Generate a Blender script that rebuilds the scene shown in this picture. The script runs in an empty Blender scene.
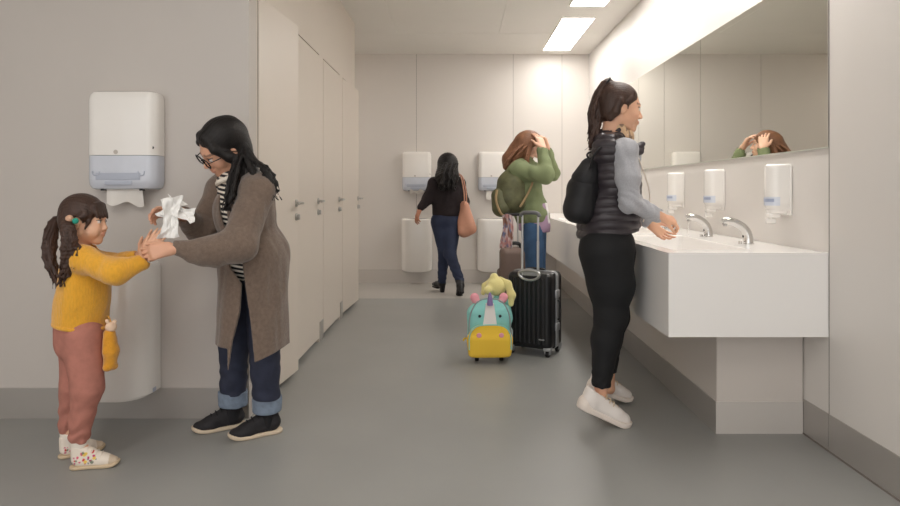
import bpy, bmesh, math, random
import numpy as np
from mathutils import Vector, Matrix
random.seed(7); np.random.seed(7)
SC = bpy.context.scene
COL = SC.collection
F, CX, CY, H = 656.0, 458.0, 191.0, 1.15      # focal length in pixels, principal point, lens height
def W(px, py, Z):
    """point of the room seen at a photo pixel, Z metres in front of the lens"""
    return np.array([(px-CX)*Z/F, Z, H-(py-CY)*Z/F])
V3 = lambda *a: np.array(a, float)
def lin(c):
    return tuple(((x/255)/12.92 if x/255 <= .04045 else ((x/255+.055)/1.055)**2.4) for x in c)
# ---------------------------------------------------------------- materials
MATS = {}
def mat(name, rgb, rough=.5, metal=0, bump=0, bscale=80, var=0, vscale=6, attr=False, spec=.5, sheen=0,
        trans=0, ior=1.45, coat=0, emit=None, estr=0, stretch=None, sss=0):
    if name in MATS: return MATS[name]
    m = bpy.data.materials.new(name); m.use_nodes = True; MATS[name] = m
    nt = m.node_tree; b = nt.nodes['Principled BSDF']; L = nt.links
    c = lin(rgb); b.inputs['Base Color'].default_value = (*c, 1)
    b.inputs['Roughness'].default_value = rough; b.inputs['Metallic'].default_value = metal
    b.inputs['Specular IOR Level'].default_value = spec; b.inputs['IOR'].default_value = ior
    b.inputs['Transmission Weight'].default_value = trans; b.inputs['Coat Weight'].default_value = coat
    b.inputs['Sheen Weight'].default_value = sheen
    if sss:
        b.inputs['Subsurface Weight'].default_value = sss
        b.inputs['Subsurface Radius'].default_value = (.01, .004, .002); b.inputs['Subsurface Scale'].default_value = 1
    if emit:
        b.inputs['Emission Color'].default_value = (*lin(emit), 1); b.inputs['Emission Strength'].default_value = estr
    tc = nt.nodes.new('ShaderNodeTexCoord'); vec = tc.outputs['Object']
    if stretch:
        mp = nt.nodes.new('ShaderNodeMapping'); mp.inputs['Scale'].default_value = stretch
        L.new(vec, mp.inputs['Vector']); vec = mp.outputs['Vector']
    src = None
    if attr:
        a = nt.nodes.new('ShaderNodeAttribute'); a.attribute_name = 'Col'; src = a.outputs['Color']
        L.new(src, b.inputs['Base Color'])
    if var:
        n = nt.nodes.new('ShaderNodeTexNoise'); n.inputs['Scale'].default_value = vscale; n.inputs['Detail'].default_value = 5
        L.new(vec, n.inputs['Vector'])
        mr = nt.nodes.new('ShaderNodeMapRange'); mr.inputs['From Min'].default_value = .3; mr.inputs['From Max'].default_value = .7
        mr.inputs['To Min'].default_value = 1-var; mr.inputs['To Max'].default_value = 1+var
        L.new(n.outputs['Fac'], mr.inputs['Value'])
        mx = nt.nodes.new('ShaderNodeVectorMath'); mx.operation = 'SCALE'
        if src: L.new(src, mx.inputs[0])
        else: mx.inputs[0].default_value = c
        L.new(mr.outputs['Result'], mx.inputs['Scale']); L.new(mx.outputs['Vector'], b.inputs['Base Color'])
    if bump:
        n = nt.nodes.new('ShaderNodeTexNoise'); n.inputs['Scale'].default_value = bscale; n.inputs['Detail'].default_value = 4
        L.new(vec, n.inputs['Vector'])
        bp = nt.nodes.new('ShaderNodeBump'); bp.inputs['Strength'].default_value = bump; bp.inputs['Distance'].default_value = .004
        L.new(n.outputs['Fac'], bp.inputs['Height']); L.new(bp.outputs['Normal'], b.inputs['Normal'])
    return m
# ---------------------------------------------------------------- objects
def thing(name, label, cat, loc, group=None, rz=0):
    o = bpy.data.objects.new(name, None); COL.objects.link(o); o.location = tuple(loc); o.rotation_euler = (0, 0, rz)
    o.empty_display_size = .05; o['label'] = label; o['category'] = cat
    if group: o['group'] = group
    return o
def tag(o, label, cat, group=None):
    o['label'] = label; o['category'] = cat
    if group: o['group'] = group
    return o
def mk(name, vf, m, parent=None, local=False, smooth=True, label=None, cols=None, angle=None):
    """vf = (verts, faces) in world coordinates (local=True: in the parent's own frame) -> ONE mesh object"""
    v, f = vf; v = np.asarray(v, float).reshape(-1, 3)
    loc = None
    if parent is not None and not local:
        root = parent
        off = np.array(root.location)
        while root.parent: root = root.parent; off = off+np.array(root.location)
        v = v-off
    elif parent is None and not local:
        lo, hi = v.min(0), v.max(0); loc = V3((lo[0]+hi[0])/2, (lo[1]+hi[1])/2, lo[2]); v = v-loc
    me = bpy.data.meshes.new(name)
    if isinstance(f, np.ndarray):
        n = len(f); me.vertices.add(len(v)); me.vertices.foreach_set('co', v.astype(np.float32).ravel())
        me.loops.add(n*4); me.loops.foreach_set('vertex_index', f.astype(np.int32).ravel())
        me.polygons.add(n); me.polygons.foreach_set('loop_start', np.arange(0, n*4, 4, dtype=np.int32))
        me.update(calc_edges=True); me.validate()
    else:
        me.from_pydata([tuple(p) for p in v], [], [tuple(x) for x in f]); me.update()
        bm = bmesh.new(); bm.from_mesh(me); bmesh.ops.recalc_face_normals(bm, faces=bm.faces); bm.to_mesh(me); bm.free()
    if cols is not None and len(cols) == len(me.vertices):
        ca = me.color_attributes.new('Col', 'FLOAT_COLOR', 'POINT')
        c4 = np.ones((len(cols), 4), np.float32); c4[:, :3] = cols; ca.data.foreach_set('color', c4.ravel())
    me.polygons.foreach_set('use_smooth', [bool(smooth)]*len(me.polygons))
    if angle is None and not isinstance(f, np.ndarray): angle = 38
    if smooth and angle:
        me.set_sharp_from_angle(angle=math.radians(angle))
    me.materials.append(m)
    o = bpy.data.objects.new(name, me); COL.objects.link(o)
    if parent is not None: o.parent = parent
    if loc is not None: o.location = tuple(loc)
    if label: o['label'] = label
    return o
def struct(name, vf, m, parent=None, **k):
    o = mk(name, vf, m, parent, **k)
    o['kind'] = 'structure'
    return o
def copytree(o, parent=None):
    c = o.copy(); COL.objects.link(c)
    if parent is not None: c.parent = parent
    for ch in list(o.children): copytree(ch, c)
    return c
# ---------------------------------------------------------------- hard-surface shapes: each returns (verts, faces)
def join(*vfs):
    V, Fc, n = [], [], 0
    for v, f in vfs:
        v = np.asarray(v, float).reshape(-1, 3); V.append(v); Fc += [tuple(int(i)+n for i in x) for x in f]; n += len(v)
    return np.vstack(V), Fc
def box(x0, x1, y0, y1, z0, z1, bev=0):
    bm = bmesh.new(); bmesh.ops.create_cube(bm, size=1)
    for v in bm.verts:
        v.co = ((x0+x1)/2+v.co.x*(x1-x0), (y0+y1)/2+v.co.y*(y1-y0), (z0+z1)/2+v.co.z*(z1-z0))
    if bev: bmesh.ops.bevel(bm, geom=bm.edges[:], offset=bev, segments=3, affect='EDGES', profile=.5)
    bm.verts.index_update(); r = ([tuple(v.co) for v in bm.verts], [[v.index for v in f.verts] for f in bm.faces]); bm.free()
    return r
def loft(secs, cap=True):
    n = len(secs[0]); V = np.vstack(secs); f = []
    for k in range(len(secs)-1):
        for i in range(n):
            j = (i+1) % n; f.append((k*n+i, k*n+j, (k+1)*n+j, (k+1)*n+i))
    if cap: f.append(tuple(range(n))[::-1]); f.append(tuple((len(secs)-1)*n+i for i in range(n)))
    return V, f
def tube(pts, r, res=10, cap=True, flat=1, up=None):
    pts = [np.asarray(p, float) for p in pts]; n = len(pts)
    rr = r if hasattr(r, '__len__') else [r]*n
    secs = []; u = None
    for i, p in enumerate(pts):
        t = pts[min(i+1, n-1)]-pts[max(i-1, 0)]; t = t/(np.linalg.norm(t)+1e-9)
        if u is None:
            a = V3(*up) if up is not None else (V3(0, 0, 1) if abs(t[2]) < .9 else V3(1, 0, 0)); u = a-t*a.dot(t)
        else: u = u-t*u.dot(t)
        u = u/(np.linalg.norm(u)+1e-9); w = np.cross(t, u)
        secs.append(np.array([p+rr[i]*(math.cos(a)*u*flat+math.sin(a)*w) for a in np.linspace(0, 2*math.pi, res, endpoint=False)]))
    return loft(secs, cap)
def bez(p, n=16):
    """smooth curve through the points (Catmull-Rom)"""
    p = [np.asarray(q, float) for q in p]; p = [2*p[0]-p[1]]+p+[2*p[-1]-p[-2]]; out = []
    for i in range(1, len(p)-2):
        for t in np.linspace(0, 1, n, endpoint=False):
            a, b, c, d = p[i-1:i+3]
            out.append(.5*((2*b)+(c-a)*t+(2*a-5*b+4*c-d)*t*t+(3*b-a-3*c+d)*t**3))
    return out+[p[-2]]
def lathe(prof, c=(0, 0, 0), n=28, axis='z'):
    secs = []
    for r, z in prof:
        a = np.linspace(0, 2*math.pi, n, endpoint=False)
        s = np.stack([r*np.cos(a), r*np.sin(a), np.full(n, z)], 1)
        if axis == 'x': s = s[:, [2, 0, 1]]
        if axis == 'y': s = s[:, [0, 2, 1]]
        secs.append(s+np.array(c))
    return loft(secs)
def rsec(w, d, rf, rb, z, inset=0, n=7):
    """horizontal section of a wall box: back on y=0, front at y=-d, front corners rounded rf, back corners rb"""
    w2, x = w/2-inset, []
    d0, d1 = 0, -d+inset
    def arc(cx, cy, r, a0, a1):
        for a in np.linspace(a0, a1, n): x.append((cx+r*math.cos(a), cy+r*math.sin(a), z))
    rf = max(rf-inset*.5, .002); P = math.pi
    arc(w2-rb, d0-rb, rb, 0, P/2); arc(-w2+rb, d0-rb, rb, P/2, P)
    arc(-w2+rf, d1+rf, rf, P, 1.5*P); arc(w2-rf, d1+rf, rf, 1.5*P, 2*P)
    return np.array(x)
def prism_path(poly, y0, y1, axis='y'):
    """polygon of (a, z) extruded from y0 to y1"""
    n = len(poly)
    if axis == 'y': V = [(a, y0, b) for a, b in poly]+[(a, y1, b) for a, b in poly]
    elif axis == 'x': V = [(y0, a, b) for a, b in poly]+[(y1, a, b) for a, b in poly]
    else: V = [(a, b, y0) for a, b in poly]+[(a, b, y1) for a, b in poly]
    f = [tuple(range(n))[::-1], tuple(range(n, 2*n))]+[(i, (i+1) % n, n+(i+1) % n, n+i) for i in range(n)]
    return V, f
def rrect(w, h, r, n=6, cx=0, cy=0):
    out = []
    for sx, sy, a0 in ((1, 1, 0), (-1, 1, 90), (-1, -1, 180), (1, -1, 270)):
        for a in np.linspace(a0, a0+90, n):
            out.append((cx+sx*(w/2-r)+r*math.cos(math.radians(a)), cy+sy*(h/2-r)+r*math.sin(math.radians(a))))
    return out
def sheet(P, thick=.002):
    """grid of points (n,m,3) -> closed thin sheet"""
    P = np.asarray(P, float); n, m = P.shape[:2]
    du = np.gradient(P, axis=0); dv = np.gradient(P, axis=1); N = np.cross(du, dv); N /= np.linalg.norm(N, axis=2, keepdims=True)+1e-9
    A = (P+N*thick/2).reshape(-1, 3); B = (P-N*thick/2).reshape(-1, 3); q = n*m; f = []
    for i in range(n-1):
        for j in range(m-1):
            a, b, c, d = i*m+j, i*m+j+1, (i+1)*m+j+1, (i+1)*m+j; f += [(a, b, c, d), (q+d, q+c, q+b, q+a)]
    for i in range(n-1): f += [(i*m, (i+1)*m, q+(i+1)*m, q+i*m), (i*m+m-1, q+i*m+m-1, q+(i+1)*m+m-1, (i+1)*m+m-1)]
    for j in range(m-1): f += [(j, q+j, q+j+1, j+1), ((n-1)*m+j, (n-1)*m+j+1, q+(n-1)*m+j+1, q+(n-1)*m+j)]
    return np.vstack([A, B]), f
# ---------------------------------------------------------------- sculpting: a signed distance field turned into a quad mesh
def smin(a, b, k):
    if k <= 0: return np.minimum(a, b)
    h = np.clip(.5+.5*(b-a)/k, 0, 1); return b*(1-h)+a*h-k*h*(1-h)
def smax(a, b, k): return -smin(-a, -b, k)
def nz(p, s, seed=0):
    """cheap smooth noise of points (…,3) in -1..1"""
    r = np.random.RandomState(seed); o = 0
    for i in range(5):
        d = r.normal(size=3); d /= np.linalg.norm(d); f = s*(.6+.25*i); o = o+np.sin(p@d*f*6.283+r.rand()*6.28+1.5*np.sin(p@r.normal(size=3)*f*2.2))
    return o/5
class S:
    def __init__(s): s.o = []; s.lo = []; s.hi = []
    def _add(s, lo, hi, fn, k, mode):
        lo, hi = np.array(lo), np.array(hi); s.o.append((lo, hi, fn, k, mode))
        if mode == '+': s.lo.append(lo); s.hi.append(hi)
        return s
    def rc(s, a, b, r1, r2, k=.02, n=None, q=1, mode='+'):
        """tapered limb; n, q: squash the section to q along n"""
        a, b = np.asarray(a, float), np.asarray(b, float); ab = b-a; L = ab.dot(ab)+1e-12
        if n is not None: n = np.asarray(n, float); n = n/np.linalg.norm(n)
        def fn(p):
            t = np.clip(((p-a)@ab)/L, 0, 1); v = p-(a+t[..., None]*ab); r = r1+t*(r2-r1)
            if n is not None:
                vn = v@n; v = v+(vn*(1/q-1))[..., None]*n; d = np.linalg.norm(v, axis=-1); return (d-r)*min(1, q) if q < 1 else d-r
            return np.linalg.norm(v, axis=-1)-r
        m = max(r1, r2)*max(1, q); return s._add(np.minimum(a, b)-m, np.maximum(a, b)+m, fn, k, mode)
    def ch(s, pts, rs, k=.02, n=None, q=1, mode='+'):
        if not hasattr(rs, '__len__'): rs = [rs]*len(pts)
        for i in range(len(pts)-1): s.rc(pts[i], pts[i+1], rs[i], rs[i+1], k, n, q, mode)
        return s
    def el(s, c, r, k=.02, R=None, mode='+'):
        c, r = np.asarray(c, float), np.asarray(r, float); R = np.eye(3) if R is None else np.asarray(R)
        def fn(p):
            v = (p-c)@R; a = np.linalg.norm(v/r, axis=-1); b = np.linalg.norm(v/(r*r), axis=-1)
            return a*(a-1)/np.maximum(b, 1e-6)
        m = np.abs(R)@r; return s._add(c-m, c+m, fn, k, mode)
    def bx(s, c, h, rd=.01, k=.01, R=None, mode='+'):
        c, h = np.asarray(c, float), np.asarray(h, float); R = np.eye(3) if R is None else np.asarray(R)
        def fn(p):
            v = np.abs((p-c)@R)-(h-rd); return np.linalg.norm(np.maximum(v, 0), axis=-1)+np.minimum(v.max(-1), 0)-rd
        m = np.abs(R)@h; return s._add(c-m, c+m, fn, k, mode)
    def cut(s, p0, n, k=.004):
        """keep the side the normal points away from"""
        p0, n = np.asarray(p0, float), np.asarray(n, float); n = n/np.linalg.norm(n)
        s.o.append((None, None, lambda p: (p-p0)@n, k, 'cut')); return s
    def shell(s, t): s.o.append((None, None, t, 0, 'shell')); return s
    def disp(s, fn): s.o.append((None, None, fn, 0, 'disp')); return s
    def noise(s, amp, sc, seed=0): return s.disp(lambda p: amp*nz(p, sc, seed))
    def mesh(s, h=.004, relax=1):
        lo = np.min(s.lo, 0)-3*h-.006; hi = np.max(s.hi, 0)+3*h+.006
        ax = [np.arange(lo[i], hi[i]+h, h) for i in range(3)]; N = [len(a) for a in ax]
        f = np.full(N, .5, np.float32)
        def sub(sl): 
            X, Y, Z = np.meshgrid(*[ax[i][sl[i]] for i in range(3)], indexing='ij'); return np.stack([X, Y, Z], -1)
        for a, b, fn, k, mode in s.o:
            if mode in ('+', '-', '&'):
                m = k+3*h+.006
                sl = tuple(slice(max(0, int((a[i]-m-lo[i])/h)), min(N[i], int((b[i]+m-lo[i])/h)+2)) for i in range(3))
                if any(x.stop <= x.start for x in sl): continue
                d = fn(sub(sl)).astype(np.float32)
                f[sl] = smin(f[sl], d, k) if mode == '+' else smax(f[sl], -d, k)
            elif mode == 'cut':
                idx = np.nonzero(f < .05); p = np.stack([ax[i][idx[i]] for i in range(3)], -1); f[idx] = smax(f[idx], fn(p).astype(np.float32), k)
            elif mode == 'shell':
                f = np.maximum(f, -(f+fn))
            elif mode == 'disp':
                idx = np.nonzero(np.abs(f) < .03); p = np.stack([ax[i][idx[i]] for i in range(3)], -1); f[idx] -= fn(p).astype(np.float32)
        return nets(f, lo, h, relax)
def nets(f, lo, h, relax=1):
    s = f < 0
    c = np.zeros(tuple(np.array(f.shape)-1), np.int8)
    corners = [(i, j, k) for i in (0, 1) for j in (0, 1) for k in (0, 1)]
    sh = c.shape
    for i, j, k in corners: c += s[i:i+sh[0], j:j+sh[1], k:k+sh[2]]
    act = np.nonzero((c > 0) & (c < 8)); base = np.stack(act, 1); n = len(base)
    cv = np.stack([f[act[0]+i, act[1]+j, act[2]+k] for i, j, k in corners], 1)
    P = np.zeros((n, 3)); cnt = np.zeros(n)
    for a in range(8):
        for b in range(a+1, 8):
            ca, cb = np.array(corners[a]), np.array(corners[b])
            if np.abs(ca-cb).sum() != 1: continue
            x, y = cv[:, a], cv[:, b]; m = (x < 0) != (y < 0)
            t = np.where(m, x/np.where(m, x-y, 1), 0)
            P += np.where(m[:, None], ca+(cb-ca)*t[:, None], 0); cnt += m
    P = base+P/cnt[:, None]
    idx = np.full(sh, -1, np.int64); idx[act] = np.arange(n)
    Q = []
    for ax in range(3):
        o = [0, 1, 2]; o.remove(ax); u, v = o
        sl0 = [slice(1, -1)]*3; sl1 = [slice(1, -1)]*3; sl0[ax] = slice(0, -1); sl1[ax] = slice(1, None)
        s0, s1 = s[tuple(sl0)], s[tuple(sl1)]; e = np.nonzero(s0 != s1)
        if not len(e[0]): continue
        g = [e[0].copy(), e[1].copy(), e[2].copy()]; g[u] = g[u]+1; g[v] = g[v]+1
        def cell(du, dv):
            q = [x for x in g]; q[u] = g[u]+du; q[v] = g[v]+dv; return idx[q[0], q[1], q[2]]
        quad = np.stack([cell(-1, -1), cell(0, -1), cell(0, 0), cell(-1, 0)], 1)
        fl = s0[e]
        if ax == 1: fl = ~fl
        quad[~fl] = quad[~fl][:, ::-1]; Q.append(quad)
    Q = np.vstack(Q); Q = Q[(Q >= 0).all(1)]
    for _ in range(relax):
        A = np.zeros_like(P); w = np.zeros(n)
        for i in range(4):
            a, b = Q[:, i], Q[:, (i+1) % 4]
            for d in range(3): A[:, d] += np.bincount(a, P[b, d], n)+np.bincount(b, P[a, d], n)
            w += np.bincount(a, minlength=n)+np.bincount(b, minlength=n)
        P = P*.5+.5*A/np.maximum(w, 1)[:, None]
    return P*h+lo, Q
LAMP, WORLD, EXPO = 12.5, 1.6, 0.2
# ================================================================ the room (lens at x=0, y=0)
XL, XR, YN, YC, YB, ZC = -1.057, 1.64, 3.32, 6.72, 8.2, 2.86
def panelmat(name, rgb, rough=.38, **k): return mat(name, rgb, rough, var=.015, vscale=1.3, bump=.03, bscale=260, **k)
m_wallL = panelmat('warm grey wall laminate', (195, 188, 182))
m_wall = panelmat('off white wall laminate', (218, 212, 206))
m_wallR = panelmat('white wall laminate', (220, 215, 210), .3)
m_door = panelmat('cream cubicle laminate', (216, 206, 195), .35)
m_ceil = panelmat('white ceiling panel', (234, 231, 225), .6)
m_base = mat('brushed grey skirting', (178, 173, 168), .32, metal=.45, var=.03, vscale=3)
m_base_lit = mat('skirting with painted reflection', (208, 202, 196), .35, metal=.2)  # paler copy of the grey skirting, bright reflections put into its colour
m_gap = mat('dark joint', (120, 112, 106), .8)
m_gapl = mat('light joint', (186, 178, 170), .7)
m_count = mat('white solid surface', (243, 240, 237), .22, coat=.2)
m_chrome = mat('polished chrome', (205, 203, 200), .13, metal=1, bump=.02, bscale=30)
m_steel = mat('satin steel', (190, 188, 185), .3, metal=1, bump=.02, bscale=90)
m_white = mat('white moulded plastic', (236, 232, 227), .22, coat=.3, var=.01)
m_black = mat('black plastic', (24, 24, 26), .4, var=.05)
def floor_mat(name, rgb):
    m = mat(name, rgb, .38, var=.05, vscale=1.6, bump=.015, bscale=9, spec=.45)
    return m
m_floor = floor_mat('grey vinyl floor', (147, 147, 144)); m_floor2 = floor_mat('light grey vinyl floor', (176, 172, 166))
struct('floor', box(-4, 1.7, -1.6, 7.02, -.06, 0), m_floor)
struct('floor', box(-4, 1.7, 7.024, 8.3, -.06, .0), m_floor2)
struct('ceiling', join(box(-4, -1.72, -1.6, 7.1, ZC, ZC+.05), box(-1.715, -.66, -2.6, 3.6, ZC, ZC+.05), box(-1.715, -.66, 3.604, 7.1, ZC, ZC+.05),
                       box(-.657, .44, -1.6, 3.6, ZC, ZC+.05), box(-.657, .44, 3.604, 7.1, ZC, ZC+.05), box(.443, 1.7, -2.6, 7.1, ZC, ZC+.05), box(-4, 1.7, 7.11, 8.3, ZC, ZC+.05),
                       box(-4, 1.7, 7.09, 7.12, ZC+.003, ZC+.05)), m_ceil)
# near wall on the left, facing the lens, and the cubicle block behind it
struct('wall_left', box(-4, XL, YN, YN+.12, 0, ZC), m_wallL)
struct('baseboard_left', box(-4, XL-.001, YN-.004, YN, 0, .154), m_base)
struct('wall_cubicles', join(box(-4, XL, YN+.121, 3.47, 0, ZC), box(-4, XL, 3.47, YC, 2.19, ZC), box(XL-.1, XL, 4.11, 4.18, 0, 2.19),
       box(XL-.1, XL, 4.99, 5.14, .0, 2.19), box(XL-.1, XL, 5.86, 6.0, 0, 2.19), box(XL-.1, XL, 6.71, YC, 0, 2.19),
       box(-4, XL-.1, 3.47, YC, 0, 2.19)), m_door)
struct('trim_cubicle_foot', box(XL, XL+.006, 5.01, 5.13, 0, .15), m_base)
struct('trim_cubicle_foot', box(XL, XL+.006, 5.88, 5.985, 0, .15), m_base)
struct('trim_corner', box(XL-.0005, XL+.003, 3.452, 3.458, 0, ZC), m_gapl)
# far wall: panels with fine joints
def panels(xs, gap=.004):
    return join(*[box(a+gap/2, b-gap/2, YB, YB+.05, .165, ZC) for a, b in zip(xs[:-1], xs[1:])])
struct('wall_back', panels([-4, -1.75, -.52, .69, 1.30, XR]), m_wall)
struct('wall_back_joint', box(-4, XR, YB+.004, YB+.06, 0, ZC), m_gap)
struct('baseboard_back', join(box(-4, -.2, YB-.003, YB, 0, .163), box(-.197, XR, YB-.003, YB, 0, .163)), m_base_lit)  # reflected floor light is painted in by the paler skirting colour
struct('wall_left_far', box(-4.1, -4, -1.6, 8.3, 0, ZC), m_wall)
# right wall
struct('wall_right', box(XR, XR+.1, 2.9, YB, 0, ZC), m_wallR)
struct('wall_right', box(XR-.0, XR+.1, -3.2, 2.896, 0, ZC), m_wallR)
struct('baseboard_right', box(XR-.004, XR, -3.2, 2.896, 0, .165), m_base)
struct('baseboard_right', box(XR-.004, XR, 2.9, 3.11, 0, .165), m_base)
struct('trim_right', box(XR-.001, XR+.001, 2.896, 2.9, 0, ZC), m_gap)
struct('trim_floor', box(XR-.008, XR-.004, -1.6, 3.11, 0, .006), m_gap)
# ---- mirror of three glass sheets above the basins
m_mirror = mat('silvered mirror glass', (230, 231, 225), .015, metal=1)
m_edge = mat('mirror edge', (196, 196, 186), .3)
mt = thing('wall_mirror', 'long frameless mirror on the right wall above the basins', 'mirror', (XR-.006, 5.1, 1.345))
for a, b in ((2.9, 4.418), (4.424, 5.93), (5.936, 7.44)):
    mk('mirror_glass', box(XR-.006, XR-.0015, a, b, 1.345, 2.172), m_mirror, mt, smooth=False)
mk('mirror_rail', join(box(XR-.008, XR-.001, 2.9, 7.44, 1.339, 1.345)), m_edge, mt, smooth=False)
# ---- cubicle doors
def cubicle_door(n, hinge_y, width, ang, ztop=2.18, zb=.033):
    e = bpy.data.objects.new('door_%d' % n, None); COL.objects.link(e); e.location = (XL, hinge_y, 0); e.rotation_euler = (0, 0, -math.radians(ang)); e['kind'] = 'structure'
    struct('door_panel', box(-.028, .002, .002, width-.002, zb, ztop, .0012), m_door, e, local=True, smooth=False)
    y = width-.045; z = 1.075
    h = mk('door_handle', join(lathe([(.0, .0), (.024, .0), (.024, .006), (.02, .008), (0, .008)], (.002, y, z), axis='x'),
                           tube(bez([(.006, y, z), (.035, y, z), (.05, y-.012, z), (.052, y-.05, z), (.052, y-.115, z-.002)], 6), .0085)), m_steel, e, local=True, angle=40)
    mk('lock_turn', join(lathe([(.0, .0), (.023, .0), (.023, .006), (.019, .008), (0, .008)], (.002, y, z-.085), axis='x'),
                         box(.008, .026, y-.004, y+.004, z-.102, z-.068, .003)), m_steel, e, local=True, angle=40)
    hb = [box(.0, .01, -.012, .006, zz, zz+.07, .002) for zz in (.3, 1.1, 1.85)]
    return e
cubicle_door(1, 3.472, .632, 5.3); cubicle_door(2, 4.182, .806, 0); cubicle_door(3, 5.142, .716, 0); cubicle_door(4, 6.002, .75, 2.5)
# ---- ceiling lights
m_lamp = mat('lit lamp diffuser', (255, 252, 246), .5, emit=(255, 251, 246), estr=LAMP)
m_lampf = mat('lamp frame', (225, 222, 216), .5)
for i, (x0, x1, y0, y1, lab) in enumerate([(1.03, 1.345, 6.45, 7.93, 'glowing rectangular ceiling lamp nearest the back wall'),
        (1.03, 1.345, 4.55, 6.03, 'glowing rectangular ceiling lamp cut by the top edge of the photo'),
        (1.03, 1.345, 2.65, 4.13, 'glowing ceiling lamp above the near washbasin, outside the frame'),
        (-1.75, -1.435, -.2, 1.28, 'added ceiling fill light before the near wall, outside the frame'),  # added out of view to brighten the near left area
        (-.35, -.035, -.9, .58, 'added ceiling fill light over the middle of the aisle, outside the frame'),  # added out of view to light the counter end from the front
        (-2.6, -2.285, 6.75, 7.95, 'added unseen ceiling fill light in the side passage behind the cubicles')]):  # added out of view to brighten the far floor strip
    t = thing('ceiling_light', lab, 'ceiling light', ((x0+x1)/2, (y0+y1)/2, ZC-.012), 'ceiling lights')
    mk('diffuser', box(x0, x1, y0, y1, ZC-.010, ZC-.004), m_lamp, t, smooth=False)
    mk('lamp_frame', join(box(x0-.008, x0, y0-.008, y1+.008, ZC-.012, ZC-.001), box(x1, x1+.008, y0-.008, y1+.008, ZC-.012, ZC-.001),
                          box(x0, x1, y0-.008, y0, ZC-.012, ZC-.001), box(x0, x1, y1, y1+.008, ZC-.012, ZC-.001)), m_lampf, t, smooth=False)
# ---- washbasin counter
XF, YE, ZT, ZB = .931, 2.9, .876, .504
ct = thing('washbasin_counter', 'long white wall-hung washbasin counter under the mirror on a grey plinth', 'washbasin', ((XF+XR)/2, YE, 0))
BAS = [(3.07, 4.04), (4.32, 5.3), (5.58, 6.56)]; bx0, bx1 = 1.0, 1.375
def counter():
    V, Fq = [], []
    def q(*p): n = len(V); V.extend(p); Fq.append(tuple(range(n, n+len(p))))
    ys = [YE]+[y for b in BAS for y in b]+[YB-.005]; xs = [XF, bx0, bx1, XR-.002]
    for i in range(len(ys)-1):
        for j in range(3):
            if j == 1 and i % 2 == 1:
                y0, y1 = ys[i], ys[i+1]; d, s, r = .105, .012, .03
                def ring(ins, z, rad):
                    return [(a, b, z) for a, b in rrect(bx1-bx0-2*ins, y1-y0-2*ins, rad, 5, (bx0+bx1)/2, (y0+y1)/2)]
                R = [ring(0, ZT, .012), ring(.003, ZT-.004, .014), ring(s, ZT-d+.02, .03), ring(s+.02, ZT-d, .03)]
                n = len(V); m = len(R[0])
                for r_ in R: V.extend(r_)
                for k in range(3):
                    for t in range(m): Fq.append((n+k*m+t, n+k*m+(t+1) % m, n+(k+1)*m+(t+1) % m, n+(k+1)*m+t))
                Fq.append(tuple(n+3*m+t for t in range(m)))
                # flat corners between the rounded opening and the square hole
                for c, (X, Y) in enumerate([(bx1, y1), (bx0, y1), (bx0, y0), (bx1, y0)]):
                    k0 = n+c*5; V.append((X, Y, ZT)); cn = len(V)-1
                    for t in range(4): Fq.append((cn, k0+t, k0+t+1))
            else:
                q((xs[j], ys[i], ZT), (xs[j+1], ys[i], ZT), (xs[j+1], ys[i+1], ZT), (xs[j], ys[i+1], ZT))
    y0, y1, x1 = YE, YB-.005, XR-.002
    q((XF, y0, ZB), (x1, y0, ZB), (x1, y0, ZT), (XF, y0, ZT)); q((XF, y0, ZB), (XF, y0, ZT), (XF, y1, ZT), (XF, y1, ZB))
    q((XF, y1, ZB), (x1, y1, ZB), (x1, y1, ZT), (XF, y1, ZT)); q((x1, y0, ZB), (x1, y0, ZT), (x1, y1, ZT), (x1, y1, ZB))
    q((XF, y0, ZB), (x1, y0, ZB), (x1, y1, ZB), (XF, y1, ZB))
    return V, Fq
mk('worktop', counter(), m_count, ct, smooth=False)
mk('waste', lathe([(0, 0), (.03, 0), (.03, .002), (.02, .003), (0, .003)], ((bx0+bx1)/2, 3.55, ZT-.1045)), m_steel, ct, label='round steel waste in the basin floor')
m_pl = panelmat('plinth laminate', (206, 198, 191))
mk('plinth', box(1.226, XR-.006, 3.11, YB-.005, .0, ZB), m_pl, ct, smooth=False)
mk('plinth_skirting', box(1.222, 1.226, 3.11, YB-.008, 0, .152), m_base, ct, smooth=False)
mk('plinth_end_skirting', box(1.222, XR-.006, 3.106, 3.11, 0, .152), m_base_lit, ct, smooth=False, label='skirting with painted reflection on the end of the plinth')  # same skirting as the plinth side, its bright reflection painted as a paler colour
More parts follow.
